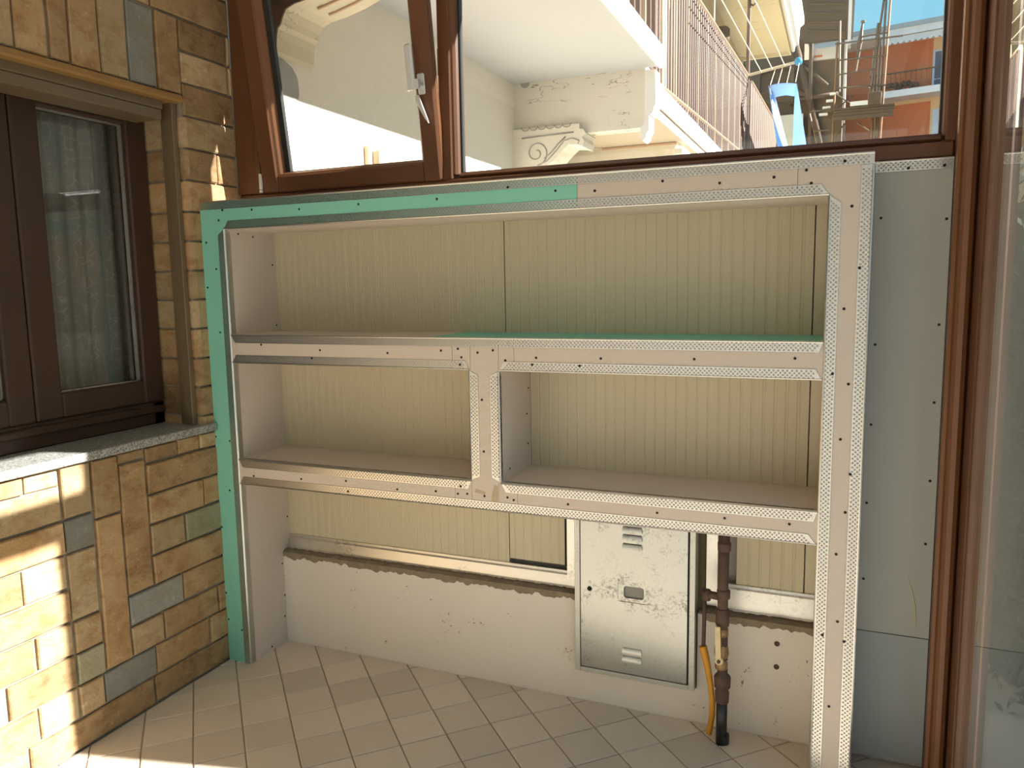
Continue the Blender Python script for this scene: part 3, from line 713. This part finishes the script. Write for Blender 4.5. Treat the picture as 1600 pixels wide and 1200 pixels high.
# ------------------------------------------------------------------ veranda window above the unit
w1 = empty('window_1', kind='structure')
ZB, ZT = 1.785, 2.70
def wbx(nm, *a, mat='wood', b=.004): return MB().box(*a, b).build(nm, mat, w1)
wbx('bottom_rail', .0, 2.4895, .215, .29, 1.802, 1.845)
wbx('bottom_rail', .965, 2.466, .225, .285, 1.845, 1.868, b=.010)
wbx('top_rail', .0, 2.48, .215, .29, ZT-.06, ZT)
wbx('left_jamb', .0005, .129, .206, .29, 1.845, ZT-.06)
wbx('light_stop', .106, .129, .189, .206, 1.845, ZT-.06, b=.003)  # strip added to block a sun sliver between sash and jamb
wbx('mullion', .903, .950, .215, .29, 1.845, ZT-.06)
mbd = MB(); mbd.prism([(.950, .222), (.958, .224), (.966, .232), (.970, .244), (.970, .285), (.950, .285)], 'z', 1.862, ZT-.06); mbd.build('glazing_bead', 'wood', w1)
wbx('right_jamb', 2.466, 2.498, .215, .29, 1.845, ZT-.06)
MB().prism([(2.466, .222), (2.462, .226), (2.458, .244), (2.458, .285), (2.466, .285)], 'z', 1.862, ZT-.06).build('glazing_bead', 'wood', w1)
gk = MB(); gk.box(.970, .977, .246, .268, 1.868, 2.64); gk.box(2.452, 2.458, .246, .268, 1.868, 2.64); gk.box(.970, 2.458, .246, .268, 1.868, 1.871)
gk.build('glazing_gasket', 'rubber', w1)
MB().box(.972, 2.456, .254, .258, 1.866, 2.645).build('pane', 'glass', w1)
MB().box(.899, .903, .222, .245, 2.20, 2.29, .001).build('strike_plate', 'wood_d', w1)
# tilted sash
tilt = math.radians(7.7)
sx0, sx1, SH = .132, .915, .84
def lc(*bx): return bx
s = MB(); TH = .034
s.box(sx0, sx0+.076, 0, TH, 0, SH, .006); s.box(sx1-.070, sx1, 0, TH, 0, SH, .006)
s.box(sx0+.076, sx1-.070, 0, TH, 0, .063, .006); s.box(sx0+.076, sx1-.070, 0, TH, SH-.07, SH, .006)
sash = s.build('sash', 'wood', w1)
sash.location = (0, .200, 1.842); sash.rotation_euler = (tilt, 0, 0)
tag(sash, 'casement tilted inwards at the top')
gb = MB(); gx0, gx1, gz0, gz1 = sx0+.076, sx1-.070, .063, SH-.07
gb.prism([(gx0, .006), (gx0+.010, .010), (gx0+.022, .022), (gx0+.026, .036), (gx0, .036)], 'z', gz0, gz1)
gb.prism([(gx1, .006), (gx1-.004, .010), (gx1-.008, .022), (gx1-.008, .036), (gx1, .036)], 'z', gz0, gz1)
gb.prism([(.006, gz0), (.010, gz0+.005), (.022, gz0+.010), (.036, gz0+.011), (.036, gz0)], 'x', gx0, gx1)
tag(gb.build('glazing_bead', 'wood_post', sash), 'lighter rounded glazing bead')
gg = MB(); gg.box(gx0+.022, gx0+.046, .027, .045, gz0, gz1); gg.box(gx1-.011, gx1-.008, .030, .045, gz0, gz1); gg.box(gx0, gx1, .030, .045, gz0+.010, gz0+.013)  # left strip widened so its black also stands for the shaded bead
gg.build('glazing_gasket', 'rubber', sash)
MB().box(gx0+.012, gx1-.004, .036, .040, gz0+.006, gz1).build('pane', 'glass', sash)
MB().box(sx1-.001, sx1+.0015, .012, .032, .02, SH-.02).build('lit_edge_strip', 'wood_post', sash)  # lighter strip paints the orange light on the sash edge
hd = MB(); hx = .872; hz = .320
hd.box(hx-.014, hx+.014, -.008, .0, hz-.032, hz+.036, .004)
hd.lathe([(.011, -.034), (.011, -.006)], (hx, 0, hz), 'y', 12)
hd.box(hx-.034, hx-.006, -.046, -.030, hz-.020, hz+.128, .006)
hd.prism([(hx-.036, hz-.020), (hx+.010, hz-.014), (hx+.010, hz+.014), (hx-.010, hz+.016)], 'y', -.044, -.030)
hd.prism([(hx-.020, hz-.036), (hx-.008, hz-.034), (hx+.018, hz-.112), (hx+.022, hz-.128), (hx+.010, hz-.112), (hx-.018, hz-.058)], 'y', -.020, -.012)  # added tail shaped like the bright glint below the lever
tag(hd.build('handle', 'chrome', sash), 'steel lever handle turned upwards')
hg = MB(); hg.lathe([(.0075, .0), (.0080, .004), (.0080, .058), (.0065, .060)], (.126, .196, 1.858), 'z', 10); hg.lathe([(.0078, -.012), (.0078, -.002)], (.126, .196, 1.858), 'z', 10)
tag(hg.build('hinge', 'white', w1, True), 'white hinge cap at the lower left corner of the sash')
tag(MB().box(-.012, 2.6, .205, .40, ZT, 2.80).build('wall_back_lintel', 'ceil'), kind='structure')

# ------------------------------------------------------------------ corner post and glazed right side
d1_ = empty('door_1', kind='structure')
XG = 2.53
cpst = MB(); cpst.box(2.4905, 2.60, .06, .296, -.1, 2.75, .003); cpst.build('corner_post', 'wood_h', d1_)
ml = MB(); ml.prism([(2.479, .070), (2.480, .056), (2.487, .050), (2.4925, .052), (2.494, .046), (2.500, .038), (2.512, .036), (2.522, .041), (2.527, .050), (2.531, .060), (2.531, .075), (2.479, .075)], 'z', -.1, 2.75)
ml.build('post_moulding', 'wood_post', d1_, False)
MB().box(2.4915, 2.4945, .048, .06, 0, 2.75).build('groove_shade_strip', 'wood_d', d1_)  # dark strip paints the shade in the moulding groove
def dfr(nm, *a): MB().box(*a).build(nm, 'wood_h', d1_)
ys_ = [(-.06, .058), (-1.15, -1.05), (-2.25, -2.15), (-3.4, -3.3)]
for y0, y1 in ys_: dfr('stile', XG, 2.585, y0, y1, 0, 2.17, .006)
for y0, y1 in [(.046, .058)]+[(a+.02, c_-.02) for a, c_ in ys_[1:]]: dfr('upper_stile', XG, 2.585, y0, y1, 2.17, 2.52, .004)
dfr('rail', XG-.004, 2.589, -3.4, .058, 2.17, 2.285, .004); dfr('rail', XG, 2.585, -3.4, -.06, .0, .08, .004); dfr('rail', XG, 2.60, -3.4, .058, 2.52, 2.75)
for x0 in (-.01, .85, 1.70): dfr('stile', x0, x0+.07, -3.38, -3.32, 0, 2.52, .004)  # unseen front side, glazed to bring more sky light in
dfr('rail', -.01, XG, -3.38, -3.32, 0, .08, .004); dfr('rail', -.01, XG, -3.38, -3.32, 2.50, 2.75, .004)
for i in range(3):
    y1, y0 = ys_[i][0], ys_[i+1][1]
    MB().box(XG+.001, XG+.004, y0-.01, y1+.01, .095, 2.175).build('pane', 'glass_dirty', d1_)
    MB().box(XG+.001, XG+.004, y0-.05, .05 if i == 0 else y1+.04, 2.28, 2.525).build('pane', 'glass', d1_)
for x0, x1 in ((.055, .855), (.915, 1.705), (1.765, 2.535)): MB().box(x0, x1, -3.352, -3.348, .07, 2.51).build('pane', 'glass', d1_)
tag(MB().box(-.3, 2.62, -3.45, .42, 2.75, 2.85).build('ceiling', 'ceil'), kind='structure')
tag(MB().box(2.604, 2.66, .30, .553, -.1, 3.62).build('wall_sun_blocker', 'wood_d'), kind='structure')  # unseen timber panel added to keep the sun off the fixed pane

HG = empty('hedge', label='dark green hedge outside, dimly seen through the dusty glass at the right edge', cat='hedge')
hr = random.Random(11)
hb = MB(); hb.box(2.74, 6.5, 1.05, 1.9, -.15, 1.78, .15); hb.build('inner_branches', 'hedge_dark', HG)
hl = MB()
for k in range(9000):
    if k % 3: x, y, z = hr.uniform(2.68, 5.2), 1.03+hr.uniform(-.10, .06), hr.uniform(-.15, 1.9)
    else: x, y, z = 2.72+hr.uniform(-.08, .05), hr.uniform(.98, 1.95), hr.uniform(-.15, 1.9)
    a = Vector((hr.uniform(-1, 1), hr.uniform(-1, 1), hr.uniform(-1, 1))).normalized()*hr.uniform(.018, .03); b_ = a.orthogonal().normalized()*.010; p = Vector((x, y, z))
    hl.add([p-a, p+b_, p+a, p-b_], [(0, 1, 2, 3)])
o = hl.build('leaves', 'hedge_leaf', HG); o['kind'] = 'stuff'
# ------------------------------------------------------------------ outside: ground, white facade, balcony over it
tag(MB().box(-40, 60, -30, 60, -.35, -.15).build('ground', 'ground'), kind='structure')
tag(MB().box(-6, 20, -13, -12, -.15, 6.5).build('wall_rear_bounce', 'ground'), kind='structure')  # unseen sunlit wall added for warm bounce and bead reflections
tag(MB().box(22, 30, -6, 42, -.15, 9.5).build('added_building_opposite', 'plaster_cream'), kind='structure')  # unseen building added to grey the window reflections and block low sky
tag(MB().box(-.25, 0, .42, 3.10, -.15, 5.6).build('wall_outside', 'plaster'), kind='structure')
rg = random.Random(3)
cpatch = [(.505+.115*math.cos(a)*(1+rg.uniform(-.07, .07)), 2.345+.095*math.sin(a)*(1+rg.uniform(-.07, .07))) for a in [2*pi*k/22 for k in range(22)]]
tag(MB().prism(cpatch, 'x', 0, .006).build('cement_patch', 'cement'), 'round grey cement patch on the white outside wall', 'wall patch')
SL = empty('balcony_slab', label='cream balcony slab over the white outside wall with a white front edge', cat='balcony')
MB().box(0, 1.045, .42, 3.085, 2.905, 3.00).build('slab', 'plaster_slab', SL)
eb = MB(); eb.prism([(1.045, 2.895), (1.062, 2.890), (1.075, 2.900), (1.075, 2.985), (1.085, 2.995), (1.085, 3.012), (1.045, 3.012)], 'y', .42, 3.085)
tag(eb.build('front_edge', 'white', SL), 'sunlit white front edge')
def rail_run(parent, ys__, x, z0f, z1f, r, mats_, flat=False, seg=6):
    protos = {}
    for i, y in enumerate(ys__):
        mt = mats_[i % len(mats_)]; z0, z1 = z0f(y), z1f(y)
        if mt not in protos:
            b_ = MB()
            if flat: b_.box(-r, r, -r*1.2, r*1.2, 0, 1)
            else: b_.tube([(0, 0, 0), (0, 0, 1)], r, seg)
            o_ = b_.build('baluster', mt, parent); protos[mt] = o_
        else:
            o_ = protos[mt].copy(); COL.objects.link(o_); o_.parent = parent
        o_.location = (x, y, z0); o_.scale = (1, 1, z1-z0)
rail_run(SL, [.60+.138*i for i in range(18)], 1.040, lambda y: 3.0, lambda y: 4.05, .014, ['baluster', 'baluster_tan', 'baluster', 'baluster', 'white', 'baluster_tan', 'baluster'], True)
MB().box(1.02, 1.06, .5, 3.08, 4.05, 4.09).build('top_rail', 'baluster', SL)
# carved corbel under the slab
cb = MB()
prof = [(0, 2.905), (.62, 2.905), (.62, 2.80), (.52, 2.745), (.42, 2.70), (.30, 2.662), (.20, 2.64), (.12, 2.63), (.075, 2.615), (.055, 2.585), (.045, 2.56), (.028, 2.545), (.02, 2.515), (.014, 2.46), (0, 2.44)]
cb.prism(prof, 'y', .47, .72)
CB = tag(cb.build('corbel', 'plaster_cream'), 'curved cream corbel with grooved underside under the balcony slab', 'corbel')
dp = MB().prism(prof, 'y', .462, .4695); tag(dp.build('near_side_shade', 'wood_d', CB), 'brown plate painting the shaded near side of the corbel')  # brown plate puts the near side's shade into the colour
for y in (.56, .64):
    pts = [(x+.0006, y, z-.003) for x, z in ((.165, 2.635), (.20, 2.64), (.30, 2.662), (.42, 2.70), (.52, 2.745), (.60, 2.79))]
    MB().tube(pts, .007, 6).build('groove', 'shut', CB, True)
# bleached shutter on the white wall
SH_ = empty('window_shutter', label='bleached wooden window shutter low on the sunlit outside wall', cat='shutter')
MB().box(0, .03, 1.115, 1.145, 1.2, 2.178, .004).build('stile', 'shut', SH_); MB().box(0, .045, 1.19, 1.235, 1.2, 2.165, .006).build('stile', 'shut', SH_)
MB().box(0, .03, 1.24, 1.95, 1.2, 2.178, .004).build('leaf', 'shut', SH_)

# ------------------------------------------------------------------ neighbour's balcony
NB = empty('neighbour_balcony', label='white neighbouring balcony on scroll brackets with a brown railing', cat='balcony')
YP = 3.10
eb = MB(); eb.box(0, .955, YP-.014, YP+.12, 2.52, 2.93)
eb.build('end_wall', 'plaster_cracked', NB)
wm = MB(); wm.prism([(.955, 2.890), (1.026, 2.885), (1.03, 2.66), (1.015, 2.64), (1.02, 2.625), (1.0, 2.60), (.985, 2.60), (.985, 2.50), (.97, 2.48), (.965, 2.45), (.94, 2.43), (.92, 2.45), (.925, 2.52), (.955, 2.54)], 'y', YP-.03, YP+.12)
tag(wm.build('corner_bracket', 'white', NB), 'sunlit white moulded corner')
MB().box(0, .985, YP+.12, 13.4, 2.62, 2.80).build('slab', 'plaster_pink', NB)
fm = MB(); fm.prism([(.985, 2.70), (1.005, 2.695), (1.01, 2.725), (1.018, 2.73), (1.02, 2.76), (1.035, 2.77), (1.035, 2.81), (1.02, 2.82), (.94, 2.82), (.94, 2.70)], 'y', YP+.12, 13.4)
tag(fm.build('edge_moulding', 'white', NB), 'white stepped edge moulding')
for yb in (4.30, 6.4, 8.6):
    b_ = MB(); b_.prism([(0, 2.62), (.93, 2.62), (.93, 2.53), (.86, 2.50), (.25, 2.50), (.18, 2.30), (0, 2.22)], 'y', yb, yb+.22)
    b_.box(.90, 1.0, yb-.03, yb+.25, 2.50, 2.58, .02); b_.box(.93, 1.02, yb-.02, yb+.24, 2.44, 2.50, .02)
    b_.build('beam', 'plaster', NB)
    MB().box(.30, .93, yb-.012, yb, 2.600, 2.615).build('beam_moulding', 'shut', NB)
# scroll bracket
sb = MB(); sb.prism([(0, 2.58), (.50, 2.58), (.50, 2.548), (.53, 2.54), (.545, 2.51), (.52, 2.49), (.535, 2.46), (.525, 2.425), (.48, 2.44), (.42, 2.445), (.37, 2.405), (.31, 2.345), (.24, 2.305), (.15, 2.29), (.06, 2.30), (0, 2.27)], 'y', YP-.055, YP+.20)
sb.box(-.001, .06, YP-.05, YP+.1, 2.2, 2.52)
SB_ = tag(sb.build('scroll_bracket', 'plaster', NB), 'carved scroll bracket with scalloped band')
sp_ = MB(); pts = []
for k in range(34):
    a = -1.2+k*.27; r_ = .088-.0021*k; pts.append((.18+r_*math.cos(a), YP-.057, 2.405+r_*math.sin(a)))
sp_.tube(pts, .0045, 6); sp_.tube([(.19, YP-.057, 2.318), (.26, YP-.057, 2.345), (.33, YP-.057, 2.41), (.39, YP-.057, 2.475), (.45, YP-.057, 2.485), (.50, YP-.057, 2.465), (.49, YP-.057, 2.445)], .0045, 6)
sp_.tube([(.24, YP-.057, 2.365), (.29, YP-.057, 2.40), (.35, YP-.057, 2.46), (.40, YP-.057, 2.50)], .005, 6)
sp_.build('scroll_relief', 'cement', SB_, True)
sc_ = MB()
for k in range(6): sc_.tube([(.10+.062*k+.031*math.cos(a_), YP-.0575, 2.590-.026*math.sin(a_)) for a_ in [pi*q_/8 for q_ in range(9)]], .0035, 5)
sc_.tube([(.07, YP-.057, 2.515), (.46, YP-.057, 2.525)], .005, 6)
sc_.build('scalloped_band', 'cement', SB_, True)
hp = [(.085+.036*math.cos(a), 2.90+.03*math.sin(a)) for a in [2*pi*k/9+.3 for k in range(9)]]
MB().prism(hp, 'y', YP-.0175, YP-.0135).build('wall_hole', 'cement', NB)
bz = lambda y: 2.835+.050*(y-3.2); tz = lambda y: 3.87+.066*(y-4.8)
ys1 = [3.20+.0985*i for i in range(55)]
rail_run(NB, ys1, 1.0, lambda y: 2.79, tz, .0105, ['baluster', 'baluster', 'baluster_tan', 'baluster', 'baluster'])
ys2 = [8.95+.10*i for i in range(44)]
rail_run(NB, ys2, 1.0, lambda y: 2.79, lambda y: 4.144+.046*(y-9.1), .0105, ['baluster', 'baluster_tan', 'baluster'])
rl = MB(); rl.tube([(1.0, 3.15, tz(3.15)), (1.0, 8.6, tz(8.6))], .022, 6); rl.tube([(1.0, 9.0, 4.14), (1.0, 13.3, 4.34)], .022, 6); rl.build('top_rail', 'baluster_tan', NB)
rl = MB(); rl.tube([(1.0, 3.12, bz(3.12)), (1.0, 13.3, bz(13.3))], .016, 6); rl.build('bottom_rail', 'baluster_tan', NB)
rl = MB(); rl.tube([(1.0, 8.6, 3.0), (1.0, 8.6, 5.9)], .024, 8); rl.tube([(1.0, 8.65, 5.15), (1.10, 8.6, 5.17), (1.25, 8.6, 5.18)], .02, 5); rl.tube([(1.0, 8.6, 5.02), (1.05, 8.6, 4.98), (1.09, 8.6, 5.02), (1.06, 8.6, 5.1), (1.0, 8.6, 5.13)], .012, 5)
tag(rl.build('rail_post', 'baluster', NB), 'tall brown post with a small scrolled arm')
rl = MB(); rl.tube([(1.0, 5.7, tz(5.7)), (1.0, 5.7, 5.2)], .014, 6); rl.build('rail_rod', 'baluster_tan', NB)
# downpipe at the joint of the two houses
tag(MB().tube([(1.082, 3.11, 2.77), (1.080, 3.11, 4.6)], .012, 10).build('downpipe', 'white', smooth=True), 'slim white downpipe where the two balconies meet', 'pipe')

# yellow house behind the railing
YH = empty('yellow_house', label='pale yellow house with brown shutters and an upper balcony above the railing', cat='house')
MB().box(-.25, 0, YP+.12, 16.0, -.15, 8.0).build('wall', 'plaster_yel', YH)
for i, (y0, y1) in enumerate(((3.5, 5.6), (6.1, 8.3), (8.9, 10.6), (11.3, 12.8))):
    b_ = MB(); b_.box(0, .05, y0, y1, 2.82, 5.0, .01); o_ = b_.build('shutter', 'wood_d', YH)
    s_ = MB()
    for k in range(34): s_.box(.05, .058, y0+.05, y1-.05, 2.9+.06*k, 2.94+.06*k)
    s_.build('slats', 'wood_d', o_)['kind'] = 'stuff'
MB().box(0, 1.08, 5.0, 16.0, 6.31, 6.42).build('upper_slab', 'plaster_cream', YH)
b_ = MB(); b_.prism([(1.08, 6.30), (1.12, 6.31), (1.13, 6.40), (1.20, 6.44), (1.22, 6.78), (1.30, 6.84), (1.30, 6.95), (1.08, 6.95)], 'y', 5.0, 16.0)
tag(b_.build('upper_edge', 'white', YH), 'flaking white edge of the upper balcony')
b_ = MB(); b_.box(1.00, 1.05, 5, 16, 6.27, 6.31); b_.box(0, 1.05, 15.9, 15.98, 6.24, 6.31)
b_.build('soffit_moulding', 'plaster_cream', YH)
b_ = MB(); b_.tube([(.05, 15.95, 6.24), (.02, 15.95, 6.1), (.0, 15.95, 5.6)], .035, 8); tag(b_.build('corner_pipe', 'white', YH, True), 'white pipe round the house corner')
MB().lathe([(.10, .0), (.13, .05), (.13, .22), (.09, .26)], (.10, 12.6, 5.72), 'z', 12).build('wall_lamp', 'old_wood', YH, True)

# clothes lines, laundry
CR = empty('clothes_rack', label='clothes line arm with cream cords fixed to the railing post', cat='clothes rack')
b_ = MB(); b_.tube([(1.0, 8.6, 4.126), (1.60, 8.6, 4.222)], .018, 6); b_.build('arm', 'rope', CR)
for x, z, zn in ((1.172, 4.145, 3.862), (1.304, 4.169, 3.845), (1.452, 4.198, 3.80)):
    MB().tube([(x, 8.6, z), (x, 4.4, zn)], .006, 5).build('cord', 'rope', CR)
tag(MB().lathe([(.02, -.05), (.045, -.035), (.05, 0), (.045, .035), (.02, .05)], (1.615, 8.6, 4.225), 'y', 12).build('end_knob', 'blue_plastic', CR, True), 'bright blue round end knob')
for x in (1.33, 1.42, 1.52, 1.62): MB().tube([(x, 8.05, 3.85), (x+.01, 8.6, 4.16+.2*(x-1.3))], .005, 4).build('hanger_string', 'rope', CR)
N1, N2, F1, F2 = Vector((1.315, 8, 3.83)), Vector((1.638, 8, 3.817)), Vector((1.372, 8.3, 3.752)), Vector((1.603, 8.3, 3.742))
B1, B2, B3, B4 = Vector((1.350, 8.9, 3.33)), Vector((1.40, 10.3, 3.50)), Vector((1.50, 9.9, 3.42)), Vector((1.755, 8.7, 3.13))
ld = MB()
def patch(a, c_, d, e_, n=8, bow=Vector((0, 0, .02))):
    vs_ = []; F = []
    for i in range(n+1):
        for k in range(n+1):
            u, v = i/n, k/n; p = (a*(1-u)+c_*u)*(1-v)+(e_*(1-u)+d*u)*v
            vs_.append(p+bow*(4*u*(1-u))+Vector((.012*math.sin(u*9+v*4), 0, 0))*v)
    for i in range(n):
        for k in range(n): F.append([i*(n+1)+k, (i+1)*(n+1)+k, (i+1)*(n+1)+k+1, i*(n+1)+k+1])
    ld.add(vs_, F)
ext_ = lambda t, b0, k=1.9: t+(b0-t)*k
patch(N1, N2, F2, F1); z_ = Vector((0, 0, 0))
patch(N1, F1, ext_(F1, B2), ext_(N1, B1), bow=z_); patch(F2, N2, ext_(N2, B4), ext_(F2, B3), bow=z_)
lo = ld.build('hanging_sheet', 'sheet', smooth=True)
so = lo.modifiers.new('thick', 'SOLIDIFY'); so.thickness = .006
tag(lo, 'light blue sheet hung from the clothes line in two long flaps', 'laundry')

# ------------------------------------------------------------------ old dark house and scaffold
OH = empty('old_house', label='dark brown old house under repair behind the scaffold with a deep timber eave', cat='house')
MB().box(-1.2, 2.02, 18.0, 24, -.15, 6.62).build('wall', 'old_wall', OH)
MB().box(-1.2, 1.22, 18.05, 24, 6.6, 7.45).build('upper_wall', 'old_wall', OH)
MB().box(2.02, 2.09, 17.95, 24, -.15, 7.0).build('corner_strip', 'old_wall', OH)
MB().box(2.09, 2.14, 17.93, 24, 5.55, 7.0).build('corner_strip', 'white', OH)
MB().tube([(1.372, 17.78, 9.2), (1.378, 17.78, 6.8), (1.414, 17.78, 4.2)], .045, 8).build('timber', 'old_wood', OH, True)
b_ = MB(); b_.prism([(1.10, 6.90), (1.28, 6.80), (2.26, 6.78), (2.30, 9.2), (1.10, 9.0)], 'y', 17.2, 17.35); b_.build('eave_board', 'old_wood', OH)
for k in range(5):
    z = 6.98+.19*k; MB().tube([(1.30, 17.18, z+.06), (2.08, 17.18, z-.05)], .022, 5).build('rafter', 'plank', OH)
MB().box(2.15, 2.22, 17.1, 17.4, 6.6, 9.2).build('gutter', 'white', OH)
b_ = MB(); b_.box(1.42, 2.0, 17.9, 17.99, 6.56, 6.82); tag(b_.build('pale_wall_patch', 'white', OH), 'pale patch of wall below the eave')
b_ = MB(); b_.box(1.44, 1.62, 17.88, 17.91, 6.62, 6.66); tag(b_.build('red_edge', 'orange', OH), 'small red edge on the pale patch')
for (x0, z0, x1, z1, r_) in ((1.02, 6.95, 1.62, 4.6, .085), (.45, 6.2, 1.35, 5.75, .06), (1.15, 6.5, 1.75, 5.95, .05), (1.05, 5.7, 2.0, 5.75, .05), (-.2, 5.85, 1.1, 6.05, .05)):
    MB().tube([(x0, 17.85, z0), ((x0+x1)/2+.03, 17.83, (z0+z1)/2), (x1, 17.85, z1)], r_, 8).build('timber', 'old_wood', OH, True)
b_ = MB(); b_.box(.18, .98, 17.7, 17.98, 6.42, 6.5); b_.box(.18, .26, 17.7, 17.98, 5.7, 6.42); b_.box(.95, 1.02, 17.7, 17.98, 5.6, 6.42); b_.build('opening_frame', 'plank', OH)
b_ = MB(); b_.box(.70, 1.25, 17.7, 17.97, 4.4, 5.35); tag(b_.build('pale_wall_patch', 'plaster', OH), 'pale strip of wall low behind the blue sheet')

SF = empty('scaffold', label='rusty pole scaffold with a plank deck in front of the orange building', cat='scaffold')
def pole(pts, r_=.024, mt='pole'): return MB().tube(pts, r_, 6).build('pole', mt, SF)
YS = 17.0
for (x0, z0, x1, z1, mt) in ((1.905, 4.0, 1.945, 6.66, 'pole_rust'), (2.02, 5.6, 1.985, 7.1, 'pole'), (2.86, 4.0, 2.99, 7.9, 'pole_rust'), (2.80, 4.0, 2.90, 7.9, 'pole'),
                             (2.70, 4.0, 2.74, 6.9, 'pole'), (2.62, 5.2, 2.87, 7.7, 'pole'), (2.66, 5.9, 2.75, 6.95, 'pole'), (2.77, 4.0, 2.80, 6.6, 'pole'), (2.34, 6.0, 2.40, 6.45, 'pole')):
    pole([(x0, YS, z0), (x1, YS, z1)], .024, mt)
for (x0, z0, x1, z1) in ((1.90, 6.62, 3.24, 6.62), (1.97, 6.27, 2.93, 6.25), (1.98, 5.68, 2.96, 5.64), (1.42, 5.23, 1.9, 5.23), (1.5, 4.80, 1.85, 4.80), (1.95, 5.96, 2.75, 6.0), (2.4, 6.70, 2.93, 6.72), (2.38, 6.42, 2.75, 6.43)):
    pole([(x0, YS-.03, z0), (x1, YS-.03, z1)], .018)
for (x0, z0, x1, z1) in ((1.98, 5.55, 2.30, 5.30), (2.3, 5.5, 1.98, 5.25), (1.95, 4.62, 2.15, 4.92), (2.4, 4.92, 2.65, 4.72), (1.42, 5.2, 1.62, 4.4), (2.6, 5.65, 2.78, 5.45)):
    pole([(x0, YS+.04, z0), (x1, YS+.04, z1)], .016)
sg = MB(); sg.tube([(2.37, YS, 6.25), (2.40, YS, 6.6), (2.44, YS, 6.98)], [.03, .055, .022], 7); sg.lathe([(.05, -.02), (.05, .02)], (2.45, YS, 7.02), 'z', 8); tag(sg.build('pulley_arm', 'pole', SF), 'hoist arm sticking up from the scaffold')
for k, (z0, z1, x0, x1) in enumerate(((4.93, 5.00, 1.92, 3.10), (5.005, 5.075, 1.92, 3.10), (5.08, 5.14, 1.92, 3.12))): MB().box(x0, x1, YS-.35+.02*k, YS-.27+.02*k, z0, z1).build('plank', 'plank', SF)
MB().box(1.75, 3.12, YS-.3, YS+.5, 5.15, 5.19).build('deck', 'plank', SF)
MB().box(2.25, 2.62, YS-.32, YS-.2, 5.21, 5.30).build('plank', 'white', SF)
MB().box(2.60, 2.86, YS-.36, YS-.1, 5.19, 5.46, .01).build('crate', 'plank', SF)
for k in range(4): MB().box(1.62+.07*k, 1.80+.05*k, YS-.2, YS-.1, 5.10+.14*k, 5.14+.14*k).build('clamp', 'white', SF)

# ------------------------------------------------------------------ orange building
OB = empty('orange_building', label='orange apartment building with white balcony, awning and blue windows beyond the scaffold', cat='building')
u_ = Vector((.98, -.196, 0)).normalized(); n_v = Vector((u_.y, -u_.x, 0))    # n_v points to the camera side
if n_v.y > 0: n_v = -n_v
OBM = Matrix.Translation((3.781, 23.733, 0)) @ Matrix((( u_.x, -n_v.x, 0, 0), (u_.y, -n_v.y, 0, 0), (0, 0, 1, 0), (0, 0, 0, 1)))
def obx(nm, mat, *bx, b=0): 
    o_ = MB().box(*bx, b).build(nm, mat, OB); o_.matrix_world = OBM; return o_
obx('wall', 'orange', -4, .62, 0, 6, -.15, 8.3)
obx('side_wall', 'peach', .62, 9, -.06, 6, -.15, 8.3)
obx('roof_edge', 'white', -4, 9.2, -.9, 6, 8.22, 8.40)
obx('roof', 'board_blue', -4, 9.2, -.95, 6, 8.40, 8.52)
obx('balcony_slab', 'white', -.9, 4, -.75, 0, 6.60, 6.78)
obx('balcony_rail', 'old_wood', -.9, 4, -.73, -.70, 7.24, 7.275)
rp_ = MB(); 
for k in range(28): rp_.box(-.88+.13*k, -.865+.13*k, -.725, -.71, 6.78, 7.24)
o_ = rp_.build('rail_bars', 'old_wood', OB); o_['kind'] = 'stuff'; o_.matrix_world = OBM
fl = MB(); rr_ = random.Random(5)
for k in range(14):
    x, z = -.55+.065*k, 6.84+rr_.uniform(0, .12); fl.lathe([(.01, -.06), (.07, -.02), (.08, .03), (.02, .08)], (x, -.6, z), 'z', 6)
o_ = fl.build('balcony_plants', 'old_wood', OB); o_['kind'] = 'stuff'; o_.matrix_world = OBM
for (x0, x1, z0, z1) in ((.68, 1.5, 6.78, 7.82), (2.4, 3.3, 6.9, 7.82)):
    o_ = obx('window', 'blue_glass', x0, x1, -.09, -.05, z0, z1)
    w_ = MB(); w_.box(x0-.05, x0, -.10, -.05, z0, z1+.05); w_.box(x1, x1+.05, -.10, -.05, z0, z1+.05); w_.box(x0, x1, -.10, -.05, z1, z1+.05); w_.box(x0, x1, -.10, -.085, z0+.28, z0+.30)
    q_ = w_.build('window_frame', 'blue_pale', OB); q_.matrix_world = OBM
obx('window', 'blue_pale', .68, 1.6, -.09, -.05, 5.0, 6.25)
obx('window', 'blue_pale', -2.1, -1.66, -.05, .02, 5.2, 6.12)
obx('string_course', 'peach', -4, .62, -.03, 0, 6.50, 6.62)
aw = MB(); n = 60; vs_ = []; F = []
for i in range(n+1):
    x = -.62+2.2*i/n; sc2 = .06*abs(math.sin(i*pi/4))
    vs_ += [(x, -.85, 8.20), (x, -.87, 8.06-sc2)]
    if i: F.append([2*i-2, 2*i, 2*i+1, 2*i-1])
aw.add(vs_, F); o_ = aw.build('awning_valance', 'awning', OB); o_.matrix_world = OBM
o_.modifiers.new('thick', 'SOLIDIFY').thickness = .01
